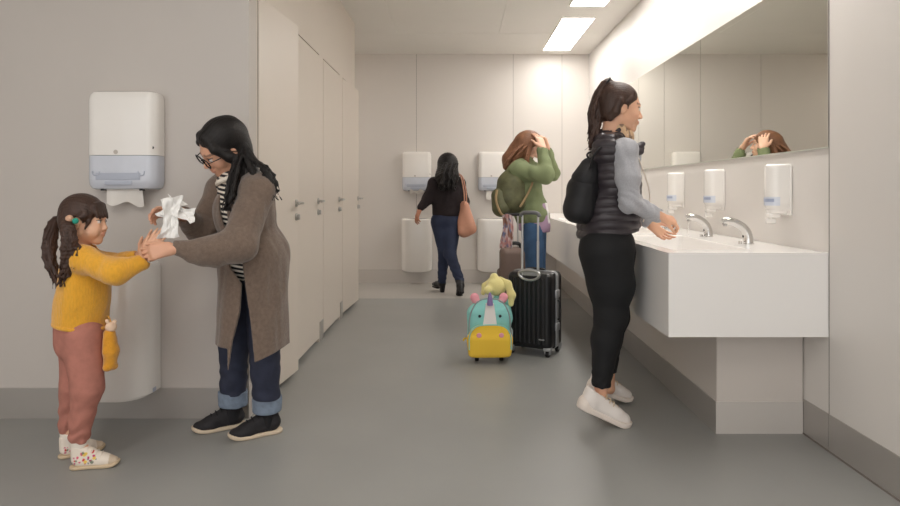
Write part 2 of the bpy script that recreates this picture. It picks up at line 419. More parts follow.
# ---- faucets
def faucet(y, lab, water=False):
    t = thing('faucet', lab, 'faucet', (1.5, y, ZT), 'sensor taps along the basins')
    path = bez([(1.5, y, ZT+.004), (1.498, y, ZT+.035), (1.488, y, ZT+.066), (1.465, y, ZT+.092), (1.43, y, ZT+.112), (1.395, y, ZT+.119), (1.368, y, ZT+.117)], 7)
    n = len(path); mk('spout', tube(path, [.0255-.008*i/n for i in range(n)], 16, flat=1.0, up=(1, 0, 0)), m_chrome, t, angle=50)
    mk('base_ring', lathe([(0, 0), (.027, 0), (.027, .005), (.023, .008), (0, .008)], (1.5, y, ZT+.0005)), m_chrome, t, angle=40)
    mk('sensor_eye', lathe([(0, 0), (.007, 0), (.006, .003), (0, .003)], (1.4715, y, ZT+.04), 14, 'x'), m_black, t)
    mk('aerator', lathe([(0, -.012), (.010, -.012), (.011, 0), (0, 0)], (1.380, y, ZT+.104), 16), m_steel, t, angle=40)
    mk('pop_up_knob', join(lathe([(0, 0), (.0085, 0), (.0085, .014), (0, .016)], (1.458, y, ZT+.0005), 14)), m_chrome, t, angle=40)
    if water:
        w = mk('water_stream', tube([(1.378, y, ZT+.09), (1.378, y, ZT+.0), (1.378-.002, y, ZT-.09)], [.0035, .003, .0035], 10), mat('running water', (255, 255, 255), .03, trans=1, ior=1.33), None)
        tag(w, 'thin water stream falling from the second tap into the basin', 'water')
faucet(3.39, 'chrome tap nearest the end of the counter, not running'); faucet(3.93, 'chrome tap with water running, beside the washing hands', True)
faucet(4.7, 'chrome tap on the counter hidden behind the woman in the quilted vest')
# ---- soap dispensers (local frame: wall at y=0, front towards -y)
m_frost = mat('frosted bluish window', (212, 217, 228), .25, var=.03, vscale=30, coat=.2)
m_dkwin = mat('dark level slot', (158, 168, 192), .3)
def soap(y, lab):
    t = thing('soap_dispenser', lab, 'soap dispenser', (XR, y, 1.0), 'soap dispensers under the mirror', -math.pi/2)
    w, d = .102, .108
    zs = [(.045, .030), (.05, .018), (.064, .006), (.078, 0), (.1, 0), (.262, 0), (.276, .003), (.283, .012)]
    mk('body', loft([rsec(w, d, .05, .006, z, i) for z, i in zs]), m_white, t, local=True, angle=35)
    mk('back_plate', box(-.056, .056, -.012, -.001, .03, .275, .004), m_white, t, local=True, angle=35)
    # level window wraps the lower front
    sec = [rsec(w, d, .05, .006, z, i)[14:28]+np.array([0, -.0012, 0]) for z, i in ((.078, -.0008), (.09, -.0008), (.120, -.0008))]
    m = 14; V = np.vstack(sec); f = [(k*m+i, k*m+i+1, (k+1)*m+i+1, (k+1)*m+i) for k in range(2) for i in range(m-1)]
    mk('level_window', (V, f), m_frost, t, local=True)
    s2 = [rsec(w, d, .05, .006, z, -.001)[16:26]+np.array([0, -.0022, 0]) for z in (.096, .112)]; m = 10
    mk('level_slot', (np.vstack(s2), [(i, i+1, m+i+1, m+i) for i in range(m-1)]), m_dkwin, t, local=True)
    mk('nozzle', join(loft([rsec(.07, .09, .03, .006, z, i)+np.array([0, -.012, 0]) for z, i in ((.035, .012), (.04, .004), (.058, 0))]),
                      tube([(0, -.085, .045), (0, -.085, .01)], [.013, .010], 14), box(-.02, .02, -.1, -.04, .018, .04, .006), box(-.013, .013, -.105, -.06, -.012, .012, .005)), m_white, t, local=True, angle=35)
    mk('lock_slot', box(-w/2-.001, -w/2+.0005, -.05, -.044, .125, .137), m_black, t, local=True)
soap(3.27, 'white wall soap dispenser nearest the end of the mirror, over the dry tap'); soap(4.08, 'white soap dispenser in the middle of the three, above the running tap')
soap(4.80, 'white soap dispenser right beside the arm of the woman in the quilted vest')
# ---- paper towel dispensers and bins (wall at y=0 local, front -y)
m_trans = mat('smoky translucent plastic', (204, 208, 218), .18, var=.03, vscale=14, coat=.4)
m_paper = mat('white paper', (232, 228, 222), .85, bump=.12, bscale=160)
m_grey = mat('grey moulded plastic', (178, 184, 198), .4)
def towel_dispenser(x, ywall, z0, lab, hang=True, w=.362, d=.11, ph=.075):
    t = thing('towel_dispenser', lab, 'towel dispenser', (x, ywall, z0), 'paper towel dispensers')
    h = .485
    up = [(.168, 0), (.175, 0), (.44, .0), (.465, .004), (.479, .013), (.485, .03)]
    mk('cover', loft([rsec(w, d, .05, .008, z, i) for z, i in up]), m_white, t, local=True, angle=32)
    dn = [(0, .026), (.006, .012), (.022, .003), (.05, 0), (.166, .001)]
    mk('lower_window', loft([rsec(w, d-.001, .05, .008, z, i) for z, i in dn]), m_trans, t, local=True, angle=32)
    mk('inner_tray', join(box(-.12, .1, -d-.0012, -d+.01, .045, .082, .004), box(-.075, .06, -d-.0018, -d+.01, .02, .042, .003)), m_grey, t, local=True, angle=35)
    for q_ in (tube(bez([(-.135, -d-.0005, .09), (-.13, -d-.0005, .072), (-.105, -d-.0005, .072), (-.1, -d-.0005, .088)], 5), .003, 6), tube(bez([(.088, -d-.0005, .088), (.093, -d-.0005, .07), (.115, -d-.0005, .07), (.12, -d-.0005, .09)], 5), .003, 6)): mk('feed_arch', q_, m_grey, t, local=True)
    mk('lock', lathe([(0, 0), (.007, 0), (.007, .002), (0, .002)], (w/2-.018, -d+.012, .205), 16, 'y'), m_black, t, local=True, label='dark lock plug at the right edge')
    mk('badge', join(lathe([(0, 0), (.011, 0), (.011, .0015), (0, .0015)], (-.02, -d-.001, .183), 18, 'y')), m_gapl, t, local=True)
    for q_ in (-.105, .085): mk('outlet_clip', box(q_, q_+.015, -.09, -.06, -.006, .004), m_black, t, local=True)
    n = 16; P = np.zeros((9, n, 3))
    for i in range(9):
        for j in range(n):
            u = j/(n-1); P[i, j] = (-.088+.176*u+.006*i/8, -.065-.012*i/8*math.sin(u*5+1)-.004*math.sin(u*11), .002-(ph+.012*math.sin(u*9)-.01*(1-u))*i/8)
    if hang:
        mk('paper_towel', sheet(P, .0012), m_paper, t, local=True)
    else:
        P2 = np.array([[[-.08+.17*j/11, -.05-.05*i/5-.02*math.sin(j*.9), .0-.03*math.sin(i*.7)-.012*math.sin(j*.8+i)] for j in range(12)] for i in range(6)])
        mk('paper_towel', sheet(P2, .0014), m_paper, t, local=True)
    return t
towel_dispenser(-1.655, YN, 1.158, 'large white paper towel dispenser on the near wall beside the mother', w=.345, ph=.08); 
towel_dispenser((416.5-CX)*8.08/F, YB-.001, 1.153, 'white towel dispenser on the back wall left of the walking woman', False)
towel_dispenser((493-CX)*8.08/F, YB-.001, 1.153, 'white towel dispenser on the back wall behind the girl with the green jacket', True, ph=.11)
def bin_(x, ywall, w, z0, lab, h=.66):
    t = thing('wall_mounted_bin', lab, 'waste bin', (x, ywall, z0), 'wall bins under the towel dispensers')
    d = .19
    up = [(0, .02), (.008, .008), (.025, 0), (h-.03, 0), (h-.012, .004), (h-.003, .012), (h, .024)]
    secs = []
    for z, i in up:
        s = rsec(w, d, .13, .006, z, i)
        if z < .03: s[:, 2] = z+(.03-z)/.03*(.028*(1+s[:, 1]/d))     # the base sags towards its front
        secs.append(s)
    mk('body', loft(secs), m_white, t, local=True, angle=32)
    mk('opening', box(-w/2+.07, w/2-.07, -.14, -.04, h-.0005, h+.001, .0004), m_black, t, local=True, smooth=False)
    mk('side_clip', box(w/2-.001, w/2+.002, -.09, -.06, .03, .05), m_grey, t, local=True)
    return t
bin_(-1.672, YN-.005, .345, .131, 'tall white wall bin behind the girl in the yellow sweater', .668)
bin_((416.5-CX)*8.08/F, YB-.004, .385, .15, 'white wall bin left of the walking woman on the back wall')
bin_((493-CX)*8.08/F, YB-.004, .385, .15, 'white wall bin on the back wall partly behind the brown bag')
# ================================================================ tools for figures
def unit(v): v = np.asarray(v, float); return v/(np.linalg.norm(v)+1e-12)
def frame(fwd, roll=0):
    """columns: forward, left, up; roll>0 tips the left side down"""
    x = unit(fwd); y = unit(np.cross((0, 0, 1), x)); z = np.cross(x, y); r = math.radians(roll)
    return np.stack([x, y*math.cos(r)-z*math.sin(r), z*math.cos(r)+y*math.sin(r)], 1)
def head(s, c, R, sc=1, child=False):
    c = np.asarray(c); T = lambda x, y, z: c+R@(np.array([x, y, z])*sc)
    E = lambda p, r, k=.02, mode='+', q=None: s.el(T(*p), np.array(r)*sc, k*sc, R if q is None else R@q, mode)
    E((-.014, 0, .034), (.094, .075, .084)); E((.026, 0, -.02), (.061, .060, .078), .03)
    for g in (1, -1):
        s.rc(T(.0, g*.042, -.058), T(.056, g*.012, -.092), .022*sc, .018*sc, .025*sc)
        E((.052, g*.032, -.032), (.028, .026, .026), .02)
    E((.068, 0, -.094), (.018, .021, .017), .015)
    if child:
        for g in (1, -1): E((.05, g*.036, -.05), (.034, .03, .03), .02)
    s.rc(T(.074, -.026, .017), T(.074, .026, .017), .014*sc, .014*sc, .015*sc)
    s.rc(T(.084, 0, .004), T(.103 if not child else .097, 0, -.032), .007*sc, .0105*sc, .010*sc)
    for g in (1, -1):
        E((.094, g*.0105, -.036), (.010, .007, .007), .006)
        E((.099, g*.031, .001), (.020, .017, .0095), .010, '-')
        E((.0755, g*.031, .000), (.0125, .0135, .0115), .002)
        E((-.010, g*.072, -.010), (.019, .008, .031), .008)
        E((-.004, g*.081, -.008), (.009, .006, .016), .006, '-')
    E((.074, 0, -.064), (.0175, .026, .022), .012)
    E((.0885, 0, -.0590), (.0095, .021, .0052), .003); E((.0870, 0, -.0685), (.0095, .018, .006), .003)
    return T
def facecol(c, R, sc, skin, lip, brow, iris=(40, 28, 22)):
    skin, lip0, brow, iris, wh = [np.array(lin(x)) for x in (skin, lip, brow, iris, (222, 214, 208))]
    def fn(p, C):
        q = ((p-c)@R)/sc; x, y, z = q.T; ay = np.abs(y); f = x > .045
        lip = .38*lip0+.62*skin
        m = f & (((x-.088)/.02)**2+(y/.0225)**2+((z+.0635)/.0115)**2 < 1); C[m] = lip
        m = f & (ay > .011) & (ay < .052) & (np.abs(z-.0245+.10*(ay-.03)**2*8) < .0045) ; C[m] = brow*.6+skin*.4
        d = np.sqrt((x-.0755)**2+(ay-.031)**2+z**2); m = f & (d < .0155) & (np.abs(z) < .0068) & (np.abs(ay-.031) < .0125); C[m] = wh
        m2 = m & ((y*np.sign(y)-.031)**2+z**2 < .0052**2); C[m2] = iris
        m = f & (np.abs(z-.0075) < .0022) & (np.abs(ay-.031) < .0145) & (x > .06); C[m] = brow*.5
        e = ((x-.05)/.03)**2+((ay-.045)/.022)**2+((z+.035)/.02)**2; w = np.clip(1-e, 0, 1)*.35*(x > .02); C += w[:, None]*(lip0-C)*.3
    return fn
def colours(v, base, *fns):
    C = np.tile(np.array(lin(base)), (len(v), 1)).astype(float)
    for f in fns: f(v, C)
    return C
def hand(s, wr, d, n, side, curl=(25, 30, 34, 38), spread=.15, sc=1, thumb=(.75, .62, .25), k=.008, rs=1):
    """wr wrist, d towards the fingers, n where the palm looks (fingers curl to it), side towards the thumb"""
    wr = np.asarray(wr, float); d = unit(d); n = np.asarray(n, float); n = unit(n-d*n.dot(d)); sd = np.cross(d, n)
    if sd.dot(np.asarray(side, float)) < 0: sd = -sd
    offs = (.029, .010, -.010, -.028)
    lens = ((.042, .026, .020), (.046, .029, .022), (.043, .027, .021), (.033, .021, .018))
    for i, o in enumerate(offs):
        kn = wr+(d*(.088-.004*abs(i-1))+sd*o)*sc
        s.rc(wr+(d*.008+sd*o*.55)*sc, kn, .0155*sc, .0125*sc, .016*sc)
        a = math.radians(curl[i])*.6; p = kn; dd = unit(d+sd*spread*o/.029)
        r = [.0092, .0085, .0078, .0066]
        for j, L in enumerate(lens[i]):
            q = p+(dd*math.cos(a)+n*math.sin(a))*L*sc; s.rc(p, q, r[j]*sc*rs, r[j+1]*sc*rs, .004*sc if j else .008*sc); p = q; a += math.radians(curl[i])*.8
    b = wr+(d*.014+sd*.022)*sc; t = unit(d*thumb[0]+sd*thumb[1]+n*thumb[2]); m = b+t*.046*sc
    t2 = unit(d*(thumb[0]+.25)+sd*thumb[1]*.35+n*(thumb[2]+.1)); e = m+t2*.033*sc
    s.rc(b, m, .0165*sc, .0115*sc*rs, .014*sc); s.rc(m, e, .0112*sc*rs, .0095*sc*rs, .004*sc); s.rc(e, e+unit(t2+n*.2)*.024*sc, .0098*sc*rs, .0075*sc*rs, .004*sc)
def strands(s, pts, n, spread, r=.004, k=.003, seed=1, taper=.35, wob=.006, grow=None):
    """a lock of hair: n thin wavy strands along a path"""
    rnd = random.Random(seed); P = bez(pts, 5); N = len(P)
    for i in range(n):
        a = rnd.random()*6.283; q = math.sqrt(rnd.random()); ph = rnd.random()*6; fr = 4+rnd.random()*5
        o = V3(math.cos(a)*q, math.sin(a)*q, 0)*spread; end = N-int(rnd.random()*N*.22) if N > 8 else N
        L = []; R = []
        for j in range(end):
            t = j/(N-1); g = (grow(t) if grow else 1); w = wob*math.sin(fr*t*3+ph)*t
            L.append(P[j]+o*g+V3(w, w*.7, 0)); R.append(r*(1-taper*t)*(1 if j < end-3 else .6))
        s.ch(L[::2]+[L[-1]], R[::2]+[R[-1]*.5], k)
def groove(amp, c, R, n=40):
    amp, n = amp*.6, n*1.6
    """fine combed ridges over a head of hair"""
    c = np.asarray(c)
    def fn(p):
        q = (p-c)@R; a = np.arctan2(q[:, 1], q[:, 2]+.04); return amp*(np.sin(a*n+6*nz(p, 2.5, 5))+.5*np.sin(a*n*2.3+3))
    return fn
def shoe(parent, heel, fwd, L, mu, ms, ml, pitch=0, name='shoe', wide=1, chunky=0, high=.0, cols=None, h=.0035, lace=True, label=None, shaft=0):
    """a shoe: heel = ground point under the heel's back, fwd = where the toe points; pitch lifts the heel (degrees)"""
    k = L/.26; f = unit((fwd[0], fwd[1], 0)); R0 = frame(f); pr = math.radians(pitch)
    x = R0[:, 0]*math.cos(pr)-np.array([0, 0, 1])*math.sin(pr); z = np.cross(x, R0[:, 1]); R = np.stack([x, R0[:, 1], z], 1)
    heel = np.asarray(heel, float); T = lambda a, b, c: heel+R@(np.array([a, b*wide, c])*k)
    foot = [(.036, 0, .034), (.10, .002, .033), (.175, .004, .043), (.215, .0, .039)]
    def flat(rad, z0, z1, rd=.006):
        def fn(p):
            q = ((p-heel)@R)/k; q = q/np.array([1, wide, 1]); d = np.full(q.shape[:-1], 9.)
            for (a, b, r), (a2, b2, r2) in zip(foot[:-1], foot[1:]):
                A, B = np.array([a, b]), np.array([a2, b2]); AB = B-A; t = np.clip(((q[..., :2]-A)@AB)/AB.dot(AB), 0, 1)
                d = np.minimum(d, np.linalg.norm(q[..., :2]-A-t[..., None]*AB, axis=-1)-(r+t*(r2-r))-rad)
            up = .018*np.clip((q[..., 0]-.19)/.07, 0, 1)**2
            e = np.maximum(z0+up-q[..., 2], q[..., 2]-z1-up); return smax(d, e, rd)*k
        return fn
    lo = heel-.32*k; hi = heel+.32*k
    sh = thing_part(name, parent)
    sl = .020+.005*chunky; g_ = 1+.13*chunky
    u = S()
    u.rc(T(.040, 0, .045+sl*.5), T(.035+shaft, 0, .085+high), .034*k*g_, .031*k*g_, .02*k)
    u.rc(T(.06, 0, .045), T(.17, .003, .033), .036*k*g_, .036*k*g_, .02*k, n=R[:, 1], q=.95); u.rc(T(.08, 0, .075+high*.8), T(.165, .003, .045), .030*k, .028*k, .02*k)
    u.rc(T(.17, .003, .034), T(.222-.006*chunky, .0, .028+.008*chunky), .037*k*g_, .029*k*g_, .02*k, n=R[:, 2], q=.85); u.rc(T(.165, .02, .03), T(.2, .02, .027), .024*k, .022*k, .02*k); 
    u.rc(T(.048+shaft, 0, .09), T(.045+shaft, 0, .115+high), .030*k, .031*k, .01*k)
    u.cut(T(0, 0, sl-.006), -R[:, 2]); u.cut(T(.05, 0, .098+high), unit(R[:, 2]+.18*R[:, 0]))
    u.rc(T(.052+shaft, 0, .088+high), T(.046+shaft, 0, .14+high), .024*k, .026*k, .006, mode='-')
    v, q = u.mesh(h); mk('upper', (v, q), mu, sh, cols=cols(v, (v-heel)@R/k) if cols else None)
    b = S(); b.o.append((lo, hi, flat(.004 if not chunky else .006, 0, sl), .003, '+')); e = [T(-.005, 0, 0), T(.265, 0, .05), T(.1, .06, 0), T(.1, -.06, 0)]; b.lo.append(np.min(e, 0)-.01); b.hi.append(np.max(e, 0)+.01)
    if chunky: b.rc(T(.03, 0, .034), T(.07, 0, .022), .037*k, .030*k, .012)
    b.cut(T(0, 0, 0), -R[:, 2])
    mk('sole', b.mesh(h), ms, sh)
    if lace:
        for i in range(4):
            a = .095+.022*i; zz = .103+high*.8-(.098+high*.8-.066)*(i+.2)/4-.0
            mk('lace', tube(bez([T(a, .026, zz-.016), T(a+.006, .012, zz-.002), T(a+.006, -.012, zz-.002), T(a, -.026, zz-.016)], 4), .0032*k, 6), ml, sh)
    return sh
def thing_part(name, parent):
    e = bpy.data.objects.new(name, None); COL.objects.link(e); e.parent = parent; e.empty_display_size = .02
    return e
m_skin = mat('skin', (214, 164, 138), .5, attr=True, sss=.08, bump=.03, bscale=300)
m_hairdark = mat('black hair', (27, 23, 22), .5, attr=False, var=.25, vscale=40, spec=.35, bump=.5, bscale=260, stretch=(1, 1, .2))
m_hairbrown = mat('dark brown hair', (66, 47, 39), .42, var=.25, vscale=40, spec=.4, bump=.5, bscale=260, stretch=(1, 1, .2))
m_hairmid = mat('reddish brown hair', (130, 90, 66), .45, var=.25, vscale=40, spec=.4, bump=.5, bscale=220, stretch=(1, 1, .2))
# ================================================================ the mother in the long cardigan
mo = thing('person', 'woman in a long brown cardigan and glasses bending to dry the child\'s hands', 'person', (W(245, 430, 3.08)[0], 3.08, 0))
hc = W(222.5, 147.5, 2.97); hR = frame((-.68, -.44, -.60), 22); hs = 1.04
s = S(); T = head(s, hc, hR, hs)
nb = W(238, 180, 3.05)
s.rc(T(-.03, 0, -.05), nb, .050, .052, .03)
s.el(W(243, 212, 3.06), (.085, .12, .13), .03); s.el(W(253, 255, 3.06), (.09, .13, .12), .04)
SHn, SHf = W(257, 190, 2.91), W(221, 190, 3.17)
ELn, WRn = W(237, 245, 2.79), W(171, 249, 2.70)
ELf, WRf = W(200, 230, 3.10), W(182, 214, 2.92)
s.ch([nb, SHn], [.04, .045], .03); s.ch([nb, SHf], [.04, .045], .03)
s.ch([SHn, ELn, WRn], [.043, .033, .023], .02); s.ch([SHf, ELf, WRf], [.043, .033, .024], .02)
HPn, HPf = W(262, 268, 3.02), W(246, 268, 3.14)
KNn, KNf = W(264, 342, 3.04), W(234, 342, 3.14); ANn, ANf = W(267, 417, 3.11), W(233, 411, 3.19)
s.ch([HPn, KNn, ANn], [.07, .048, .033], .03); s.ch([HPf, KNf, ANf], [.07, .048, .033], .03)
s.rc(ANn+V3(0, 0, -.02), ANn+V3(-.055, -.025, -.05), .026, .015); s.rc(ANf+V3(0, 0, -.02), ANf+V3(-.055, -.02, -.05), .026, .015)
# near hand holds the child's wrist; far hand behind the tissue
hand(s, WRn, W(150, 253, 2.67)-WRn, (.1, 1, -.15), (0, .1, 1), (46, 56, 62, 66), .08, .82, (.85, .45, .2))
hand(s, WRf, W(160, 211, 2.86)-WRf, (-.1, -.6, -.5), (0, -.4, .6), (30, 38, 44, 50), .2, .95)
v, q = s.mesh(.0036)
mk('body', (v, q), m_skin, mo, cols=colours(v, (216, 164, 136), facecol(hc, hR, hs, (216, 164, 136), (170, 92, 82), (30, 24, 22))))
# jeans
m_jeans = mat('dark indigo denim', (46, 50, 68), .8, var=.16, vscale=22, bump=.25, bscale=420)
m_cuff = mat('turned up denim', (120, 133, 150), .85, var=.15, vscale=40, bump=.3, bscale=420)
s = S(); s.el(W(254, 262, 3.07), (.110, .135, .12), .03)
s.ch([HPn, KNn, ANn+V3(.0, 0, .05)], [.086, .072, .062], .02); s.ch([HPf, KNf, ANf+V3(0, 0, .055)], [.086, .070, .060], .02)
s.cut(W(250, 272, 3.05), (0, 0, 1)); s.cut((0, 0, .172), (0, 0, -1))
s.noise(.0045, 4, 3); s.disp(lambda p: .003*np.sin(p[:, 2]*90+6*nz(p, 3, 2)) * np.clip((.42-p[:, 2])*6, 0, 1))
mk('jeans', s.mesh(.004), m_jeans, mo)
for A in (ANn, ANf):
    s = S(); s.rc(A+V3(0, 0, .045), A+V3(0, 0, .105), .068, .070, .0); s.cut(A+V3(0, 0, .028), (0, 0, -1), .006); s.cut(A+V3(0, 0, .100), (0, 0, 1), .006)
    s.rc(A+V3(0, 0, 0), A+V3(0, 0, .05), .045, .045, .004, mode='-'); s.noise(.003, 6, 4)
    mk('jeans_cuff', s.mesh(.0035), m_cuff, mo, label='turned up light denim cuff')
m_sock = mat('black knit', (30, 29, 32), .9, bump=.2, bscale=300)
for A in (ANn, ANf): s = S().rc(A+V3(0, 0, -.03), A+V3(0, 0, .07), .037, .040); mk('sock', s.mesh(.004), m_sock, mo)
m_shoeb = mat('black knit shoe', (36, 34, 37), .75, var=.2, vscale=50, bump=.3, bscale=300); m_soleb = mat('cream rubber sole', (206, 188, 165), .6)
m_laceb = mat('black lace', (20, 20, 22), .8)
gp = lambda px, py: W(px, py, F*H/(py-CY))
shoe(mo, gp(282, 431), gp(231, 440)-gp(282, 431), .252, m_shoeb, m_soleb, m_laceb, high=.018, shaft=.02)
shoe(mo, gp(246, 425), gp(194, 433)-gp(246, 425), .252, m_shoeb, m_soleb, m_laceb, high=.018, shaft=.02)
# striped shirt
def striped(name, a, b, per, duty, axis_scale=None):
    m = mat(name, a, .85, bump=.1, bscale=300); nt = m.node_tree; L = nt.links; b_ = nt.nodes['Principled BSDF']
    tc = [n for n in nt.nodes if n.type == 'TEX_COORD'][0]; sx = nt.nodes.new('ShaderNodeSeparateXYZ'); L.new(tc.outputs['Object'], sx.inputs[0])
    add = nt.nodes.new('ShaderNodeMath'); add.operation = 'MULTIPLY_ADD'; add.inputs[1].default_value = axis_scale or 0; L.new(sx.outputs['X'], add.inputs[0]); L.new(sx.outputs['Z'], add.inputs[2])
    mo_ = nt.nodes.new('ShaderNodeMath'); mo_.operation = 'PINGPONG'; mo_.inputs[1].default_value = per/2; L.new(add.outputs[0], mo_.inputs[0])
    gt = nt.nodes.new('ShaderNodeMath'); gt.operation = 'GREATER_THAN'; gt.inputs[1].default_value = per/2*duty; L.new(mo_.outputs[0], gt.inputs[0])
    mx = nt.nodes.new('ShaderNodeMix'); mx.data_type = 'RGBA'; mx.inputs[6].default_value = (*lin(a), 1); mx.inputs[7].default_value = (*lin(b), 1)
    L.new(gt.outputs[0], mx.inputs[0]); L.new(mx.outputs[2], b_.inputs['Base Color']); return m
m_stripe = striped('black and white striped jersey', (226, 216, 202), (34, 32, 36), .021, .46, .18)
s = S(); s.el(W(241, 212, 3.05), (.112, .140, .15), .03); s.el(W(249, 254, 3.05), (.128, .152, .14), .04); s.ch([nb+V3(0, 0, -.03), (SHn+nb)/2], [.07, .06], .03); s.ch([nb+V3(0, 0, -.03), (SHf+nb)/2], [.07, .06], .03)
s.rc(W(237, 195, 3.02), W(234, 181, 3.02), .08, .066, .03)
s.cut(W(245, 284, 3.0), (-.15, 0, -1)); s.noise(.004, 4, 9)
mk('striped_shirt', s.mesh(.004), m_stripe, mo)
mk('shirt_collar', tube([W(232, 179, 3.0)+V3(.062*math.cos(a), .066*math.sin(a), .022*math.cos(a)) for a in np.linspace(0, 2*math.pi, 30)], .011, 8, cap=False), mat('cream jersey', (226, 216, 202), .9, bump=.2, bscale=300), mo, label='cream shirt neckband')
# the cardigan
m_card = mat('brown felted wool', (114, 97, 85), .95, var=.16, vscale=70, bump=.8, bscale=200, sheen=.3)
s = S()
s.el(W(245, 213, 3.06), (.142, .168, .17), .04); s.el(W(255, 258, 3.07), (.155, .185, .17), .05)
s.rc(W(248, 196, 3.08), W(243, 182, 3.08), .11, .075, .04)
s.rc(W(254, 262, 3.06), W(253, 360, 3.06), .150, .163, .04, n=(0, 1, 0), q=1.22)
s.ch([W(243, 184, 3.07), SHn], [.075, .075], .04); s.ch([W(241, 184, 3.08), SHf], [.075, .072], .04)
s.ch([SHn+V3(0, 0, -.01), ELn+V3(.01, 0, .0), W(206, 251, 2.75), W(176, 247, 2.715)], [.078, .070, .054, .034], .035)
s.rc(W(212, 256, 2.76), W(192, 257, 2.73), .045, .028, .03)
s.ch([SHf, ELf, W(184, 216, 2.945)], [.075, .060, .040], .035)
s.rc(W(205, 230, 3.08), W(192, 228, 3.03), .05, .04, .03)
# folds
s.disp(lambda p: .010*nz(p*np.array([1.3, 1.0, .55]), 3.2, 21)+.006*nz(p*np.array([1, 1, .4]), 8, 4))
s.shell(.014)
s.cut(W(268, 357, 2.9), unit((.40, 0, -1)), .003)
s.bx(W(221, 362, 3.06), (.094, .3, .105), .004, .006, mode='-')
# front opening, wide at the neck and the tummy, narrow at the hem
s.ch([W(222, 168, 2.90), W(219, 190, 2.90), W(226, 225, 2.90)], [.030, .026, .012], .004, n=(0, 1, 0), q=3, mode='-')
s.ch([W(230, 240, 2.88), W(236, 264, 2.88), W(242, 284, 2.86), W(243, 312, 2.86), W(241, 342, 2.86), W(240, 375, 2.86)], [.022, .032, .009, .020, .042, .06], .004, n=(0, 1, 0), q=3.2, mode='-')
s.el(W(233, 166, 3.0), (.075, .075, .07), .008, mode='-')
# sleeve mouths
s.rc(W(180, 247, 2.72), W(160, 247, 2.70), .027, .03, .002, mode='-')
s.rc(W(187, 218, 2.96), W(178, 210, 2.88), .031, .034, .002, mode='-')
mk('cardigan', s.mesh(.004), m_card, mo)
# hair
s = S(); Th = lambda x, y, z: hc+hR@(np.array([x, y, z])*hs)
s.el(Th(-.024, 0, .040), (.104, .086, .094), .02, hR); s.rc(Th(.04, .012, .085), Th(-.07, 0, .06), .035, .05, .02)
s.el(Th(-.055, .0, -.02), (.062, .082, .09), .02, hR)
for g in (1, -1):
    s.ch([Th(.045, g*.03, .088), Th(.052, g*.066, .045), Th(.018, g*.084, -.01), Th(-.012, g*.088, -.07)], [.02, .017, .022, .024], .014)
s.el(Th(.12, 0, -.045), (.088, .063, .085), .01, hR, '-')
strands(s, [Th(-.02, .085, -.03), W(232, 178, 2.87), W(229, 196, 2.83), W(225, 214, 2.83)], 34, .020, .0052, .003, 3, wob=.008)
strands(s, [Th(-.02, -.07, -.03), W(221, 180, 3.0), W(226, 200, 2.97)], 14, .014, .005, .003, 8)
s.ch([Th(-.08, .0, .02), W(246, 165, 3.0), W(256, 178, 3.0)], [.055, .045, .03], .02)
strands(s, [Th(-.085, .02, .03), W(252, 158, 2.94), W(262, 166, 2.92), W(270, 178, 2.90), W(274, 200, 2.90)], 30, .015, .0052, .003, 5, taper=.2, wob=.016, grow=lambda t: .6+.9*t)
strands(s, [Th(-.08, .03, -.01), W(250, 165, 2.92), W(256, 178, 2.90), W(262, 196, 2.90)], 12, .016, .005, .003, 6, taper=.2, wob=.012)
strands(s, [Th(-.08, 0, .0), W(243, 172, 2.95), W(240, 186, 2.90), W(234, 203, 2.84)], 26, .020, .0048, .003, 12, wob=.008)
s.disp(groove(.0012, hc, hR, 46))
mk('hair', s.mesh(.0032), m_hairdark, mo)
# spectacles
gl = thing_part('glasses', mo); m_gl = mat('black acetate', (22, 20, 20), .25); m_lens = mat('spectacle lens', (255, 255, 255), .02, trans=1, ior=1.15)
for g in (1, -1):
    pr = [Th(.105-.012*abs(a)/.025 if False else .103-.25*abs(a+.031 - .031)*.25, g*(.033+a), b-.004) for a, b in rrect(.054, .040, .014, 5)]
    mk('rim', tube(pr+[pr[0]], .0032, 7, cap=False), m_gl, gl)
    mk('temple_arm', tube([Th(.100, g*.060, .004), Th(.06, g*.076, .004), Th(-.01, g*.084, .0), Th(-.03, g*.083, -.015)], .0021, 6), m_gl, gl)
mk('bridge', tube(bez([Th(.1035, .008, .002), Th(.107, 0, .005), Th(.1035, -.008, .002)], 4), .0022, 6), m_gl, gl)
# crumpled tissue between the hands
def crumple(c, U, Vv, su, sv, seed, amp=.022):
    n = 26; P = np.zeros((n, n, 3)); U, Vv = unit(U), unit(Vv); N = np.cross(U, Vv)
    for i in range(n):
        for j in range(n):
            u, v = i/(n-1)*2-1, j/(n-1)*2-1; q = np.array([[u*.5, v*.5, .3*seed]])
            pin = .55+.45*v*v
            P[i, j] = c+U*(u*su*pin+.010*nz(q, 1.7, seed+1)[0])+Vv*(v*sv+.008*nz(q, 1.5, seed+2)[0])+N*(amp*nz(q, 1.3, seed)[0]+.008*nz(q, 3.4, seed+5)[0]-.02*u*u)
    return sheet(P, .0016)
ti = mk('crumpled_paper_towel', join(crumple(W(172, 217, 2.72), (1, .1, .15), (-.15, .1, -1), .045, .085, 3), crumple(W(179, 212, 2.735), (.3, .2, 1), (1, -.1, -.30), .035, .070, 11, .018),
        crumple(W(171, 209, 2.73), (1, .3, -.5), (.5, .1, 1), .045, .045, 17, .024)), mat('soft white tissue', (240, 238, 235), .9), None)
tag(ti, 'crumpled white paper towel held over the child\'s fingertips', 'paper towel')
